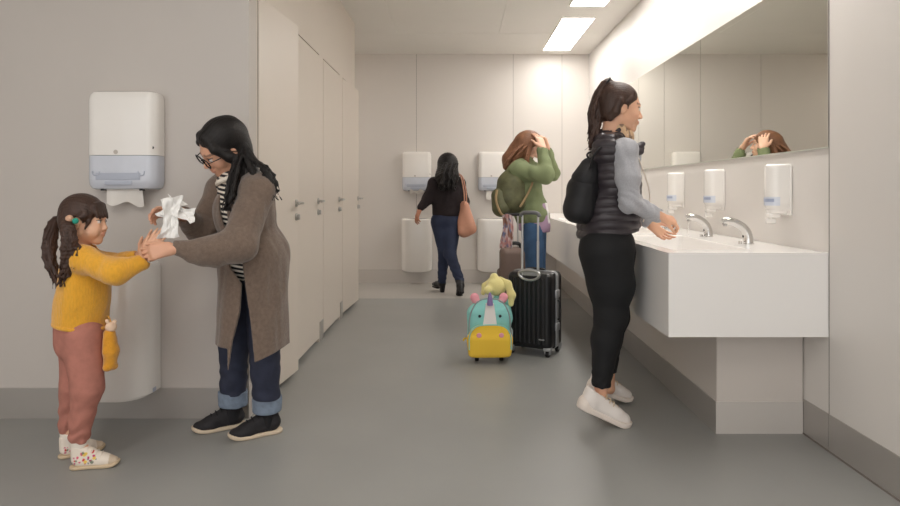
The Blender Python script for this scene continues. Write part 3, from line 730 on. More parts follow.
# ================================================================ the little girl
gi = thing('person', 'little girl in a mustard sweater and rust trousers reaching up her hands', 'person', (W(85, 463, 2.77)[0], 2.77, 0))
gc = W(85, 220.5, 2.76); gR = frame((.985, .10, -.06), 0); gs = .86
SK = (226, 178, 148)
s = S(); T = head(s, gc, gR, gs, True)
nb = W(80, 250, 2.77)
s.rc(T(-.02, 0, -.06), nb, .036, .038, .03)
s.el(W(85, 285, 2.78), (.072, .09, .12), .03); s.el(W(81, 325, 2.78), (.08, .095, .08), .03)
SHn, SHf = W(83, 259, 2.68), W(84, 259, 2.87)
ELn, WRn = W(115, 272, 2.64), W(147, 256, 2.72)
ELf, WRf = W(114, 266, 2.87), W(143, 254, 2.80)
s.ch([nb, SHn], [.03, .032], .02); s.ch([nb, SHf], [.03, .032], .02)
s.ch([SHn, ELn, WRn], [.03, .026, .0185], .012); s.ch([SHf, ELf, WRf], [.03, .026, .0185], .012)
HPn, HPf = W(83, 333, 2.73), W(80, 333, 2.83)
KNn, KNf = W(87, 388, 2.72), W(75, 386, 2.82); ANn, ANf = W(79, 447, 2.73), W(68, 440, 2.845)
s.ch([HPn, KNn, ANn], [.05, .037, .026], .02); s.ch([HPf, KNf, ANf], [.05, .037, .026], .02)
s.rc(ANn, ANn+V3(.06, 0, -.03), .022, .014); s.rc(ANf, ANf+V3(.06, 0, -.03), .022, .014)
hand(s, WRn, W(161, 232, 2.735)-WRn, (-.2, .95, -.1), (-1, 0, .5), (14, 14, 18, 20), .05, .70, (.8, .5, .25), .006)
hand(s, WRf, W(158, 231, 2.79)-WRf, (.3, -.95, -.1), (-1, 0, .6), (12, 14, 14, 16), .05, .70, (.75, .5, .2), .006)
v, q = s.mesh(.0032)
mk('body', (v, q), m_skin, gi, cols=colours(v, SK, facecol(gc, gR, gs, SK, (206, 118, 106), (60, 42, 34))))
# trousers
m_rust = mat('rust cotton twill', (178, 118, 104), .88, var=.09, vscale=30, bump=.3, bscale=300)
s = S(); s.rc(W(80, 322, 2.78), W(80, 340, 2.78), .098, .100, .03, n=(1, 0, 0), q=1.0)
s.ch([HPn+V3(0, 0, -.01), KNn, ANn+V3(0, 0, .045)], [.078, .062, .040], .02); s.ch([HPf+V3(-.008, 0, -.01), KNf, ANf+V3(0, 0, .045)], [.078, .058, .037], .02)
s.cut(W(80, 313, 2.78), (0, 0, 1)); s.cut(W(80, 441, 2.76), (0, 0, -1), .008)
s.noise(.004, 5, 13); s.disp(lambda p: .0028*np.sin(p[:, 2]*100+6*nz(p, 4, 2))*np.clip((.34-p[:, 2])*7, 0, 1))
mk('trousers', s.mesh(.0032), m_rust, gi)
for A in ():
    mk('pocket_seam', tube(bez([A+V3(.065, -.052, .045), A+V3(.045, -.078, .01), A+V3(.055, -.072, -.03)], 5), .0022, 6), mat('rust seam', (142, 78, 66), .9), gi)
# sweater
m_must = mat('mustard knit', (228, 166, 48), .92, var=.08, vscale=120, bump=.7, bscale=300, sheen=.4, stretch=(1, 1, .35))
s = S(); s.el(W(86, 281, 2.775), (.092, .122, .125), .04); s.rc(W(82, 304, 2.775), W(81, 322, 2.775), .104, .102, .04, n=(0, 1, 0), q=1.12)
s.rc(W(82, 266, 2.775), W(81, 252, 2.775), .075, .050, .04)
s.ch([W(82, 257, 2.77), SHn], [.05, .052], .03); s.ch([W(82, 257, 2.77), SHf], [.05, .052], .03)
s.ch([SHn, ELn, W(141, 263, 2.70)], [.052, .049, .036], .03); s.ch([SHf, ELf, W(134, 258, 2.808)], [.054, .048, .036], .03)
s.disp(lambda p: .0045*nz(p, 4.5, 31)+.0035*nz(p*np.array([2, 1, .6]), 9, 7)+.0010*np.sin(np.arctan2(p[:, 1]-2.775, p[:, 0]+1.59)*70)*(p[:, 0] < -1.5))
s.cut(W(80, 326, 2.77), unit((-.14, 0, -1)), .006)
s.rc(W(142, 261, 2.705), W(152, 252, 2.72), .025, .03, .004, mode='-'); s.rc(W(134, 258, 2.81)+V3(.006, 0, 0), W(150, 252, 2.80), .024, .03, .004, mode='-')
s.rc(W(83, 252, 2.77), W(84, 238, 2.765), .041, .055, .004, mode='-')
mk('sweater', s.mesh(.0035), m_must, gi)
mk('sweater_hem', tube([W(82, 324, 2.775)+V3(.101*math.cos(a), .112*math.sin(a), -.014*math.cos(a)) for a in np.linspace(0, 2*math.pi, 40)], .009, 8, cap=False), m_must, gi)
mk('shirt_collar', tube([W(83, 248.5, 2.77)+V3(.040*math.cos(a), .043*math.sin(a), -.004*math.cos(a)) for a in np.linspace(0, 2*math.pi, 30)], .0075, 8, cap=False), mat('white cotton', (235, 226, 214), .9, bump=.2, bscale=300), gi)
# hair
s = S(); Tg = lambda x, y, z: gc+gR@(np.array([x, y, z])*gs)
s.el(Tg(-.018, 0, .040), (.100*.88, .083*.9, .089*.9), .02, gR)
s.el(Tg(-.055, 0, -.01), (.052, .066, .066), .02, gR)
for g in (1, -1):
    s.ch([Tg(.02, g*.05, .07), Tg(.03, g*.072, .03), Tg(.00, g*.078, .008), Tg(-.04, g*.075, -.02)], [.018, .016, .017, .02], .012)
    s.ch([Tg(.052, g*.056, .045), Tg(.046, g*.068, .0), Tg(.034, g*.071, -.035)], [.010, .008, .004], .008)
for i in range(15):
    y = -.056+.008*i; s.rc(Tg(.058, y*.9, .085-.25*abs(y)**1.2), Tg(.094-4.5*y*y, y, .022+.006*math.sin(i*2.3)), .011, .0045, .005)
s.el(Tg(.105, 0, -.052), (.062, .055, .062), .008, gR, '-')
s.rc(Tg(-.05, 0, .03), Tg(-.085, .012, .00), .05, .035, .02)
strands(s, [Tg(-.06, -.066, -.002), W(67, 222, 2.66), W(69, 240, 2.64), W(68, 262, 2.645), W(62, 286, 2.66)], 130, .0185, .0036, .003, 3, taper=.15, wob=.010, grow=lambda t: .45+1.1*math.sin(min(1, t*1.2)*2.6))
strands(s, [Tg(-.092, .045, .018), W(56, 219, 2.80), W(50, 238, 2.81), W(50, 262, 2.80), W(59, 288, 2.79)], 110, .016, .0036, .003, 4, taper=.15, wob=.010, grow=lambda t: .45+1.1*math.sin(min(1, t*1.2)*2.6))
strands(s, [Tg(-.07, -.05, -.02), W(73, 236, 2.67), W(78, 255, 2.63), W(76, 272, 2.64)], 12, .010, .0030, .001, 9, wob=.016)
for g in (1, -1): s.el(Tg(-.004, g*.088, -.014), (.024, .026, .032), .006, gR, '-')
s.disp(groove(.0010, gc, gR, 40))
mk('hair', s.mesh(.0025), m_hairbrown, gi)
def bobble(p, r, rgb, nm):
    b = S(); b.el(p, (r, r, r)); b.noise(.0012, 20, 2); mk('hair_bobble', b.mesh(.003), mat(nm, rgb, .8, bump=.5, bscale=200), gi, label=nm)
bobble(Tg(-.098, .05, .03), .013, (96, 76, 66), 'brown hair bobble'); bobble(W(69.5, 218.5, 2.655), .015, (208, 166, 138), 'beige hair bobble')
bobble(W(75.5, 221, 2.65), .0125, (40, 150, 130), 'teal green hair bobble'); bobble(W(66, 222, 2.66), .011, (226, 214, 200), 'cream hair bobble')
# socks and floral trainers
m_sockw = mat('white ribbed sock', (232, 222, 210), .9, bump=.3, bscale=250)
for A in (ANn, ANf): s = S().rc(A+V3(0, 0, -.03), A+V3(.002, 0, .028), .031, .033); s.cut(A+V3(0, 0, .045), (0, 0, 1)); mk('sock', s.mesh(.003), m_sockw, gi)
def floral(v, q):
    C = np.tile(np.array(lin((232, 220, 206))), (len(v), 1)); r = np.random.RandomState(5)
    pal = [lin(c) for c in ((196, 40, 110), (150, 60, 90), (90, 110, 120), (222, 90, 120), (236, 200, 90), (120, 130, 110), (206, 60, 60))]
    for i in range(60):
        c = np.array([r.uniform(.03, .15), r.choice([-1, 1])*.035, r.uniform(.035, .095)]); rad = r.uniform(.004, .0095)
        m = ((q[:, 0]-c[0])**2+(q[:, 2]-c[2])**2 < rad**2) & (np.sign(q[:, 1]) == np.sign(c[1])) & (np.abs(q[:, 1]) > .012); C[m] = pal[r.randint(len(pal))]
    m = (q[:, 0] > .205); C[m] = np.array(lin((196, 178, 156)))
    return C
m_flor = mat('white leather with flower print', (232, 220, 206), .6, attr=True); m_solet = mat('tan rubber sole', (204, 182, 152), .6)
m_lw = mat('off white lace', (226, 214, 200), .8)
shoe(gi, gp(70, 469), gp(117, 465)-gp(70, 469), .192, m_flor, m_solet, m_lw, high=.028, cols=floral, wide=1.05)
shoe(gi, gp(58, 459), gp(101, 449)-gp(58, 459), .185, m_flor, m_solet, m_lw, high=.028, cols=floral, wide=1.05)
# small plush toy hanging from her waistband
pl = thing('plush_toy', 'small mustard plush toy with a pale face hanging at the girl\'s hip', 'toy', W(111, 371, 2.74))
m_plush = mat('mustard plush', (216, 150, 38), .95, bump=.8, bscale=260, sheen=.5, var=.1, vscale=60); m_face = mat('pale plush', (226, 196, 170), .95, bump=.5, bscale=260)
s = S(); s.rc(W(109.5, 334, 2.74), W(111, 350, 2.74), .024, .030, .02); s.rc(W(111, 352, 2.74), W(110, 364, 2.74), .028, .026, .02)
s.el(W(107, 368, 2.725), (.017, .017, .015), .008); s.el(W(114, 366, 2.75), (.016, .016, .015), .008); s.rc(W(106, 340, 2.725), W(105, 353, 2.715), .012, .009, .008); s.rc(W(114, 338, 2.76), W(116, 350, 2.77), .012, .009, .008)
mk('body', s.mesh(.003), m_plush, pl)
s = S(); s.el(W(111, 327, 2.74), (.023, .022, .022)); s.el(W(107, 321, 2.74), (.009, .006, .009), .004); s.el(W(114.5, 321.5, 2.745), (.009, .006, .009), .004); mk('head', s.mesh(.003), m_face, pl, label='pale pink plush head')
mk('loop', tube(bez([W(111, 322, 2.74), W(109, 317, 2.74), W(107, 316, 2.74)], 4), .0025, 6), m_plush, pl)
# ================================================================ the woman washing her hands
ve = thing('person', 'woman with a dark ponytail in a black quilted vest washing her hands', 'person', (W(605, 418, 3.33)[0], 3.33, 0))
vc = W(621, 108, 3.33); vR = frame((.98, .06, -.12), 0); vs = 1.03
SKV = (222, 172, 142)
s = S(); T = head(s, vc, vR, vs)
nb = W(611, 146, 3.34)
s.rc(T(-.03, 0, -.05), nb, .050, .056, .03)
s.el(W(612, 180, 3.34), (.10, .14, .16), .03); s.el(W(608, 230, 3.34), (.10, .13, .12), .03)
SHn, SHf = W(625, 151, 3.19), W(628, 155, 3.48)
ELn, WRn = W(630, 203, 3.14), W(662, 217.5, 3.22)
ELf, WRf = W(632, 206, 3.52), W(651, 225, 3.46)
s.ch([nb, SHn], [.045, .05], .03); s.ch([nb, SHf], [.045, .05], .03)
s.ch([SHn, ELn, WRn], [.043, .034, .024], .02); s.ch([SHf, ELf, WRf], [.043, .034, .024], .02)
HPn, HPf = W(606, 252, 3.26), W(610, 252, 3.42); KNn, KNf = W(611, 316, 3.25), W(615, 316, 3.42)
ANn, ANf = W(601, 385, 3.24), W(608, 379, 3.51)
s.ch([HPn, KNn, ANn], [.08, .05, .031], .03); s.ch([HPf, KNf, ANf], [.08, .05, .031], .03)
s.rc(ANn, W(602, 397, 3.23), .031, .027); s.rc(ANf, W(610, 389, 3.50), .031, .027)
hand(s, WRn, W(674, 221, 3.24)-WRn, (-.1, .6, -.75), (.3, -.3, -.2), (50, 54, 58, 62), .1, .80, (.7, .5, .35))
hand(s, WRf, W(662, 234, 3.44)-WRf, (.1, -.8, .5), (0, .2, 1), (20, 24, 28, 32), .25, .78, (.6, .75, .1))
v, q = s.mesh(.0036)
mk('body', (v, q), m_skin, ve, cols=colours(v, SKV, facecol(vc, vR, vs, SKV, (190, 112, 98), (58, 40, 32))))
# leggings
m_leg = mat('black stretch jersey', (22, 22, 24), .8, var=.08, vscale=20, bump=.12, bscale=300)
s = S(); s.el(W(607, 244, 3.34), (.137, .165, .115), .04)
s.ch([HPn, W(611, 285, 3.26), KNn, W(606, 340, 3.245), ANn], [.136, .112, .078, .070, .046], .03); s.ch([HPf, W(610, 285, 3.43), KNf, W(609, 340, 3.44), ANf], [.132, .108, .070, .064, .040], .03)
s.cut(W(605, 232, 3.3), (0, 0, 1)); s.cut(ANn+V3(0, 0, -.008), (0, 0, -1), .004); s.noise(.003, 4, 3); s.disp(lambda p: .0022*np.sin(p[:, 2]*140+7*nz(p, 5, 2))*np.clip((.35-p[:, 2])*6, 0, 1))
mk('leggings', s.mesh(.004), m_leg, ve)
# grey jersey sleeves
m_greyj = mat('heather grey jersey', (170, 170, 175), .9, var=.10, vscale=200, bump=.4, bscale=260, sheen=.2)
s = S(); s.ch([SHn+V3(-.01, .03, 0), SHn, W(628, 178, 3.15), ELn, W(658, 215.5, 3.205)], [.058, .062, .053, .047, .035], .025)
s.ch([SHf+V3(-.01, -.03, 0), SHf, ELf, W(647, 221.5, 3.47)], [.060, .064, .053, .037], .025)
s.disp(lambda p: .006*nz(p, 6, 8)+.004*nz(p, 14, 3)+.003*np.sin(p[:, 2]*150+p[:, 0]*90+5*nz(p, 5, 2))*np.exp(-((p[:, 2]-1.09)/.07)**2)); s.rc(W(656, 214, 3.2)+V3(.012, 0, -.006), W(668, 219, 3.23), .028, .03, .003, mode='-'); s.rc(W(646, 220, 3.47)+V3(.01, 0, -.01), W(653, 228, 3.46), .027, .03, .003, mode='-')
mk('sweater_sleeves', s.mesh(.004), m_greyj, ve, label='grey jersey long sleeves')
# quilted vest
m_vest = mat('black quilted nylon', (56, 50, 54), .38, var=.06, vscale=30, bump=.12, bscale=60)
s = S(); s.el(W(611, 176, 3.34), (.135, .185, .17), .04); s.el(W(608, 215, 3.34), (.135, .165, .16), .04)
s.rc(W(606, 212, 3.34), W(604, 244, 3.34), .136, .142, .04, n=(0, 1, 0), q=1.22)
s.rc(W(620, 185, 3.34), W(623, 222, 3.34), .10, .088, .04, n=(0, 1, 0), q=1.35)
s.ch([W(609, 150, 3.24), W(609, 145, 3.34), W(609, 150, 3.44)], [.085, .08, .085], .03)
s.rc(W(610, 152, 3.34), W(615, 134, 3.34), .095, .068, .02)
s.ch([W(615, 150, 3.22), W(622, 147, 3.22)], [.065, .05], .03)
s.ch([W(625, 152, 3.30), W(638, 150, 3.29), W(642, 144, 3.29)], [.035, .026, .016], .015); s.ch([W(628, 152, 3.40), W(640, 149, 3.42)], [.035, .022], .015)
def quilt(p):
    t = p[:, 2]*1/.040+.25*nz(p*np.array([1, 1, .3]), 2.0, 3)
    return .0080*np.abs(np.sin(t*math.pi))**.6-.006+.0025*nz(p, 13, 5)
s.disp(quilt)
s.cut(W(604, 236, 3.3), unit((.14, 0, -1)), .010)
s.rc(T(-.025, 0, -.03), T(-.035, 0, -.128), .062, .052, .004, mode='-')
# arm holes
s.ch([SHn+V3(.01, -.01, .06), SHn+V3(.01, -.03, -.02), W(628, 190, 3.12), W(633, 220, 3.10)], [.060, .064, .058, .045], .006, mode='-')
s.ch([SHf+V3(.01, .01, .06), SHf+V3(.01, .03, -.02), W(632, 190, 3.55)], [.060, .064, .058], .006, mode='-')
mk('quilted_vest', s.mesh(.0038), m_vest, ve)
m_cream = mat('cream piping', (226, 216, 204), .8)
mk('zip', tube(bez([W(636, 152, 3.27), W(643, 170, 3.27), W(649, 190, 3.285), W(649, 205, 3.29), W(643, 222, 3.285)], 8), .004, 6), m_cream, ve, label='pale zip edge of the open vest')
s = S(); s.rc(T(-.0, 0, -.105), T(.03, 0, -.135), .056, .052, .02); s.disp(lambda p: .006*nz(p, 12, 3)); s.rc(T(0, 0, -.06), T(.02, 0, -.115), .05, .045, .004, mode='-')
def leop(v, q=None):
    n = nz(v, 26, 3); C = np.tile(np.array(lin((206, 172, 138))), (len(v), 1)); C[n > .3] = lin((140, 116, 98)); C[n < -.42] = lin((226, 206, 186)); return C
v, q = s.mesh(.0032); mk('scarf', (v, q), mat('patterned scarf', (206, 172, 138), .85, attr=True), ve, cols=leop(v), label='small beige patterned scarf')
# hair: pulled back, high ponytail
s = S(); Th = lambda x, y, z: vc+vR@(np.array([x, y, z])*vs)
s.el(Th(-.020, 0, .038), (.103, .083, .090), .02, vR); s.el(Th(-.055, 0, -.015), (.058, .070, .072), .02, vR)
for g in (1, -1):
    s.ch([Th(.034, g*.045, .074), Th(.026, g*.064, .042), Th(.008, g*.073, .020)], [.011, .009, .012], .012)
    s.ch([Th(.012, g*.074, .022), Th(.012, g*.075, -.012)], [.006, .003], .004)
    s.ch([Th(-.03, g*.070, .02), Th(-.04, g*.066, -.03), Th(-.06, g*.05, -.065)], [.02, .018, .016], .014)
s.el(Th(.125, 0, -.006), (.088, .085, .116), .008, vR, '-'); s.el(Th(.0, 0, -.085), (.065, .09, .055), .008, vR, '-')
s.ch([Th(-.06, 0, .085), Th(-.080, 0, .112)], [.045, .024], .02)
s.el(Th(-.080, 0, .112), (.026, .024, .022), .012)
strands(s, [Th(-.090, 0, .118), W(600, 94, 3.34), W(596, 107, 3.34), W(594, 124, 3.34), W(592, 141, 3.33)], 70, .030, .0055, .003, 3, wob=.007, taper=.3, grow=lambda t: .55+.65*math.sin(min(1, .15+t)*2.4))
strands(s, [Th(-.092, 0, .11), W(603, 99, 3.34), W(599, 115, 3.33), W(594, 140, 3.32), W(590, 150, 3.31)], 34, .022, .005, .003, 13, wob=.008)
s.disp(groove(.0010, vc, vR, 50))
mk('hair', s.mesh(.0032), m_hairbrown, ve)
mk('hair_tie', tube([Th(-.086, 0, .118)+vR@V3(.012*math.cos(a), .024*math.sin(a), .02*math.cos(a)) for a in np.linspace(0, 6.283, 20)], .006, 8, cap=False), m_black, ve)
# white trainers: heels lifted
m_trn = mat('white trainer mesh', (232, 224, 218), .6, bump=.2, bscale=200); m_trs = mat('white foam sole', (226, 214, 204), .5); m_lb = mat('beige lace', (214, 196, 170), .8)
shoe(ve, gp(577, 427)+V3(0, 0, .098), gp(633, 425)-gp(577, 427), .285, m_trn, m_trs, m_lb, pitch=25, chunky=1, wide=1.05)
shoe(ve, gp(587, 405)+V3(0, 0, .085), gp(630, 402)-gp(587, 405), .270, m_trn, m_trs, m_lb, pitch=20, chunky=1, wide=1.05)
# her black rucksack
bp = thing('backpack', 'small black rucksack on the back of the woman at the basin', 'backpack', W(580, 222, 3.28))
m_nyl = mat('black nylon', (24, 24, 27), .62, var=.05, bump=.15, bscale=90)
s = S(); s.ch([W(579, 210, 3.26), W(584, 188, 3.27), W(590, 172, 3.28)], [.080, .074, .050], .03, n=(.25, 1, 0), q=1.45); s.cut(W(580, 225, 3.26), (-.2, 0, -1), .03)
s.disp(lambda p: .005*nz(p, 6, 2)); mk('bag_body', s.mesh(.004), m_nyl, bp)
s = S(); s.ch([W(590, 168, 3.27), W(585, 180, 3.25)], [.052, .068], .02, n=(.25, 1, 0), q=1.4); s.cut(W(584, 193, 3.2), (.1, 0, -1), .01); s.noise(.003, 9, 1); mk('flap', s.mesh(.004), m_nyl, bp)
mk('shoulder_strap', tube(bez([W(590, 168, 3.18), W(594, 155, 3.165), W(603, 146, 3.195), W(613, 145, 3.25)], 6), .011, 8, flat=.5), m_nyl, bp)
mk('shoulder_strap', tube(bez([W(592, 160, 3.42), W(599, 150, 3.46), W(607, 146, 3.47)], 6), .011, 8, flat=.5), m_nyl, bp)
mk('carry_loop', tube(bez([W(590, 160, 3.25), W(587, 155, 3.27), W(591, 152, 3.29), W(594, 157, 3.30)], 5), .005, 8), m_nyl, bp)
# ================================================================ the girl fixing her hair at the far basin
gg = thing('person', 'girl in a green parka holding her hair back with raised arms', 'person', (W(535, 324, 5.65)[0], 5.65, 0))
kc = W(531, 145, 5.65); kR = frame((.95, .28, .05), -4); ks = 1.0; SKG = (232, 186, 160)
s = S(); T = head(s, kc, kR, ks); nb = W(524, 162, 5.65)
s.rc(T(-.03, 0, -.05), nb, .05, .055, .03); s.el(W(525, 185, 5.65), (.10, .14, .17), .03); s.el(W(532, 220, 5.65), (.10, .13, .11), .03)
SHn, SHf = W(518, 170, 5.48), W(526, 168, 5.82)
ELn, WRn = W(548, 176, 5.38), W(543, 148, 5.50)
ELf, WRf = W(553, 174, 5.86), W(547, 148, 5.74)
s.ch([nb, SHn, ELn, WRn], [.04, .045, .036, .025], .02); s.ch([nb, SHf, ELf, WRf], [.04, .045, .036, .025], .02)
HPn, HPf = W(533, 228, 5.57), W(535, 228, 5.73); KNn, KNf = W(534, 274, 5.57), W(537, 274, 5.73); ANn, ANf = W(532, 318, 5.60), W(538, 315, 5.72)
s.ch([HPn, KNn, ANn], [.07, .048, .033], .03); s.ch([HPf, KNf, ANf], [.07, .048, .033], .03)
hand(s, WRn, W(538, 134, 5.56)-WRn, (-.5, .8, 0), (-1, 0, .4), (18, 22, 26, 30), .15, 1); hand(s, WRf, W(541, 134, 5.70)-WRf, (-.7, -.6, 0), (-1, 0, .4), (30, 35, 40, 44), .15, 1)
v, q = s.mesh(.0048); mk('body', (v, q), m_skin, gg, cols=colours(v, SKG, facecol(kc, kR, ks, SKG, (210, 128, 118), (110, 80, 56))))
m_green = mat('olive green cotton', (124, 134, 98), .85, var=.08, vscale=12, bump=.2, bscale=200)
s = S(); s.el(W(525, 185, 5.65), (.14, .20, .20), .04); s.rc(W(527, 195, 5.65), W(532, 216, 5.65), .135, .145, .04, n=(0, 1, 0), q=1.25)
s.ch([W(524, 166, 5.65), SHn, ELn+V3(-.02, 0, .0), WRn+V3(0, 0, -.02)], [.08, .080, .062, .048], .03); s.ch([W(526, 166, 5.67), SHf, ELf, WRf+V3(0, 0, -.02)], [.08, .080, .062, .048], .03)
s.disp(lambda p: .012*nz(p, 3, 4)+.010*nz(p, 7, 9)); s.cut(W(532, 222, 5.65), (0.1, 0, -1), .004)
s.rc(WRn+V3(0, 0, -.03), WRn+V3(0, 0, .06), .036, .045, .004, mode='-'); s.rc(WRf+V3(0, 0, -.03), WRf+V3(0, 0, .06), .036, .045, .004, mode='-')
mk('parka', s.mesh(.006), m_green, gg)
s = S(); s.rc(W(517, 163, 5.60), W(528, 160, 5.62), .05, .035, .02); s.rc(W(517, 163, 5.70), W(528, 160, 5.7), .05, .035, .02); s.noise(.006, 6, 3); mk('hood', s.mesh(.006), m_green, gg)
m_lav = mat('lavender jersey', (168, 140, 164), .9, bump=.2, bscale=200); m_whj = mat('white cotton jersey', (224, 220, 218), .9, bump=.2, bscale=200)
s = S(); s.rc(W(532, 210, 5.65), W(534, 226, 5.65), .135, .140, .02, n=(0, 1, 0), q=1.2); s.cut(W(533, 231, 5.65), (-.05, 0, -1), .004); s.noise(.004, 8, 3); mk('shirt_hem', s.mesh(.006), m_lav, gg, label='lavender shirt hem below the parka')
s = S(); s.rc(W(545, 205, 5.58), W(546, 222, 5.58), .022, .032, .02); s.noise(.005, 8, 3); mk('white_shirt_tail', s.mesh(.006), m_whj, gg, label='white shirt tail in front')
m_bluej = mat('mid blue denim', (66, 96, 132), .8, var=.15, vscale=14, bump=.2, bscale=300)
s = S(); s.el(W(534, 226, 5.65), (.125, .16, .10), .03); s.ch([HPn, KNn, ANn+V3(0, 0, -.02)], [.098, .074, .058], .02); s.ch([HPf, KNf, ANf+V3(0, 0, -.02)], [.098, .074, .058], .02); s.noise(.004, 5, 3); s.cut((0, 0, .055), (0, 0, -1)); mk('jeans', s.mesh(.006), m_bluej, gg)
for A in (ANn, ANf): shoe(gg, V3(A[0]-.06, A[1], 0), (1, .1), .25, m_trn, m_trs, m_lb, h=.006, shaft=.02)
s = S(); Th = lambda x, y, z: kc+kR@(np.array([x, y, z])*ks)
s.el(Th(-.020, 0, .038), (.106, .088, .092), .02, kR); s.el(Th(-.06, 0, -.02), (.06, .078, .09), .02, kR)
for g in (1, -1): s.ch([Th(.055, g*.04, .075), Th(.045, g*.07, .03), Th(-.01, g*.084, .0)], [.016, .014, .016], .012)
s.el(Th(.118, 0, -.035), (.080, .072, .095), .008, kR, '-')
s.ch([Th(-.07, 0, .02), W(518, 152, 5.65), W(511, 160, 5.63), W(508, 166, 5.60)], [.085, .085, .075, .045], .03)
strands(s, [Th(-.06, -.03, .02), W(518, 150, 5.56), W(510, 160, 5.54), W(506, 170, 5.53)], 30, .045, .008, .004, 3, wob=.012)
strands(s, [Th(-.02, -.075, .03), W(528, 152, 5.55), W(526, 163, 5.54), W(522, 170, 5.53)], 18, .028, .008, .004, 6, wob=.01)
strands(s, [Th(-.02, .075, .03), W(531, 152, 5.74), W(529, 163, 5.76), W(526, 172, 5.76)], 22, .030, .008, .004, 7, wob=.01)
s.disp(groove(.002, kc, kR, 36)); mk('hair', s.mesh(.0048), m_hairmid, gg)
# her olive rucksack
ob = thing('backpack', 'olive green rucksack with beige straps on the back of the girl at the far basin', 'backpack', W(509, 217, 5.5))
m_oliv = mat('olive nylon', (92, 92, 64), .6, var=.25, vscale=16, bump=.15, bscale=90); m_beige = mat('beige leather', (156, 132, 96), .6)
s = S(); s.ch([W(510, 200, 5.50), W(512, 184, 5.52), W(515, 172, 5.54)], [.125, .115, .075], .03, n=(.5, 1, 0), q=1.2); s.cut(W(510, 217, 5.5), (-.1, 0, -1), .03); s.disp(lambda p: .007*nz(p, 4, 2)); mk('bag_body', s.mesh(.006), m_oliv, ob)
s = S(); s.ch([W(501, 208, 5.42), W(499, 196, 5.44)], [.075, .065], .02, n=(.3, 1, 0), q=1.1); mk('front_pocket', s.mesh(.006), m_oliv, ob)
mk('pocket_strap', tube(bez([W(497, 190, 5.36), W(496, 200, 5.335), W(500, 212, 5.335), W(505, 217, 5.36)], 5), .010, 8), m_beige, ob, label='beige strap')
mk('shoulder_strap', tube(bez([W(533, 180, 5.40), W(531, 187, 5.42), W(526, 197, 5.41), W(520, 207, 5.38)], 6), .009, 8), m_beige, ob, label='beige strap')
mk('shoulder_strap', tube(bez([W(514, 170, 5.60), W(522, 162, 5.74), W(530, 164, 5.85)], 6), .012, 8), m_oliv, ob)
# ================================================================ the woman walking away
bw = thing('person', 'woman with long black hair in a black sweater walking away', 'person', (W(450, 292, 7.4)[0], 7.4, 0))
bc = W(447, 165, 7.42); bR = frame((-.35, .93, -.15), 0); SKB = (186, 128, 102)
s = S(); T = head(s, bc, bR, 1.05); nb = W(447, 180, 7.42)
s.rc(T(-.03, 0, -.05), nb, .05, .055, .03); s.el(W(447, 196, 7.42), (.14, .10, .17), .03); s.el(W(446, 219, 7.42), (.135, .11, .10), .03)
SL, SR_ = W(435, 184, 7.38), W(459, 184, 7.46); EL_, WL = W(428, 199, 7.36), W(420, 209, 7.30); ER_, WR_ = W(464, 202, 7.45), W(462, 218, 7.36)
s.ch([nb, SL, EL_, WL], [.04, .045, .036, .025], .02); s.ch([nb, SR_, ER_, WR_], [.04, .045, .036, .025], .02)
HL, HR_ = W(441, 223, 7.42), W(451, 223, 7.42); KL, KR_ = W(444, 251, 7.38), W(450, 254, 7.30); AL, AR_ = W(442, 283, 7.45), W(460, 284, 7.22)
s.ch([HL, KL, AL], [.07, .045, .033], .03); s.ch([HR_, KR_, AR_], [.07, .045, .033], .03)
hand(s, WL, (-.35, -.1, -.9), (.8, .4, 0), (0, 1, 0), (22, 26, 30, 34), .15, 1); hand(s, WR_, (0, -.1, -1), (-.8, .4, 0), (0, 1, 0), (25, 30, 34, 40), .15, 1)
v, q = s.mesh(.0052); mk('body', (v, q), m_skin, bw, cols=colours(v, SKB, facecol(bc, bR, 1.05, SKB, (150, 84, 78), (30, 24, 22))))
m_blk = mat('black cable knit', (38, 30, 32), .92, var=.12, vscale=40, bump=.6, bscale=120)
s = S(); s.el(W(447, 196, 7.42), (.19, .14, .19), .04); s.rc(W(447, 200, 7.42), W(447, 214, 7.42), .165, .165, .04, n=(0, 1, 0), q=.78)
s.ch([nb, SL, EL_, WL+V3(.01, 0, .02)], [.08, .075, .062, .045], .03); s.ch([nb, SR_, ER_, WR_+V3(0, 0, .02)], [.08, .075, .062, .045], .03); s.disp(lambda p: .008*nz(p, 4, 3)+.004*nz(p, 11, 6)); s.cut(W(447, 216, 7.42), (0, 0, -1), .02); mk('sweater', s.mesh(.006), m_blk, bw)
m_dj = mat('navy denim', (44, 52, 76), .8, var=.12, vscale=14, bump=.2, bscale=300)
s = S(); s.el(W(446, 220, 7.42), (.165, .135, .13), .03); s.ch([HL, KL, AL+V3(0, 0, .03)], [.115, .068, .048], .025); s.ch([HR_, KR_, AR_+V3(0, 0, .03)], [.115, .068, .048], .025); s.disp(lambda p: .004*nz(p, 6, 3)+.003*np.sin(p[:, 2]*80+5*nz(p, 4, 2))*np.clip((.5-p[:, 2])*5, 0, 1)); s.cut(W(446, 208, 7.4), (0, 0, 1)); mk('jeans', s.mesh(.006), m_dj, bw)
m_boot = mat('black leather', (30, 28, 30), .4)
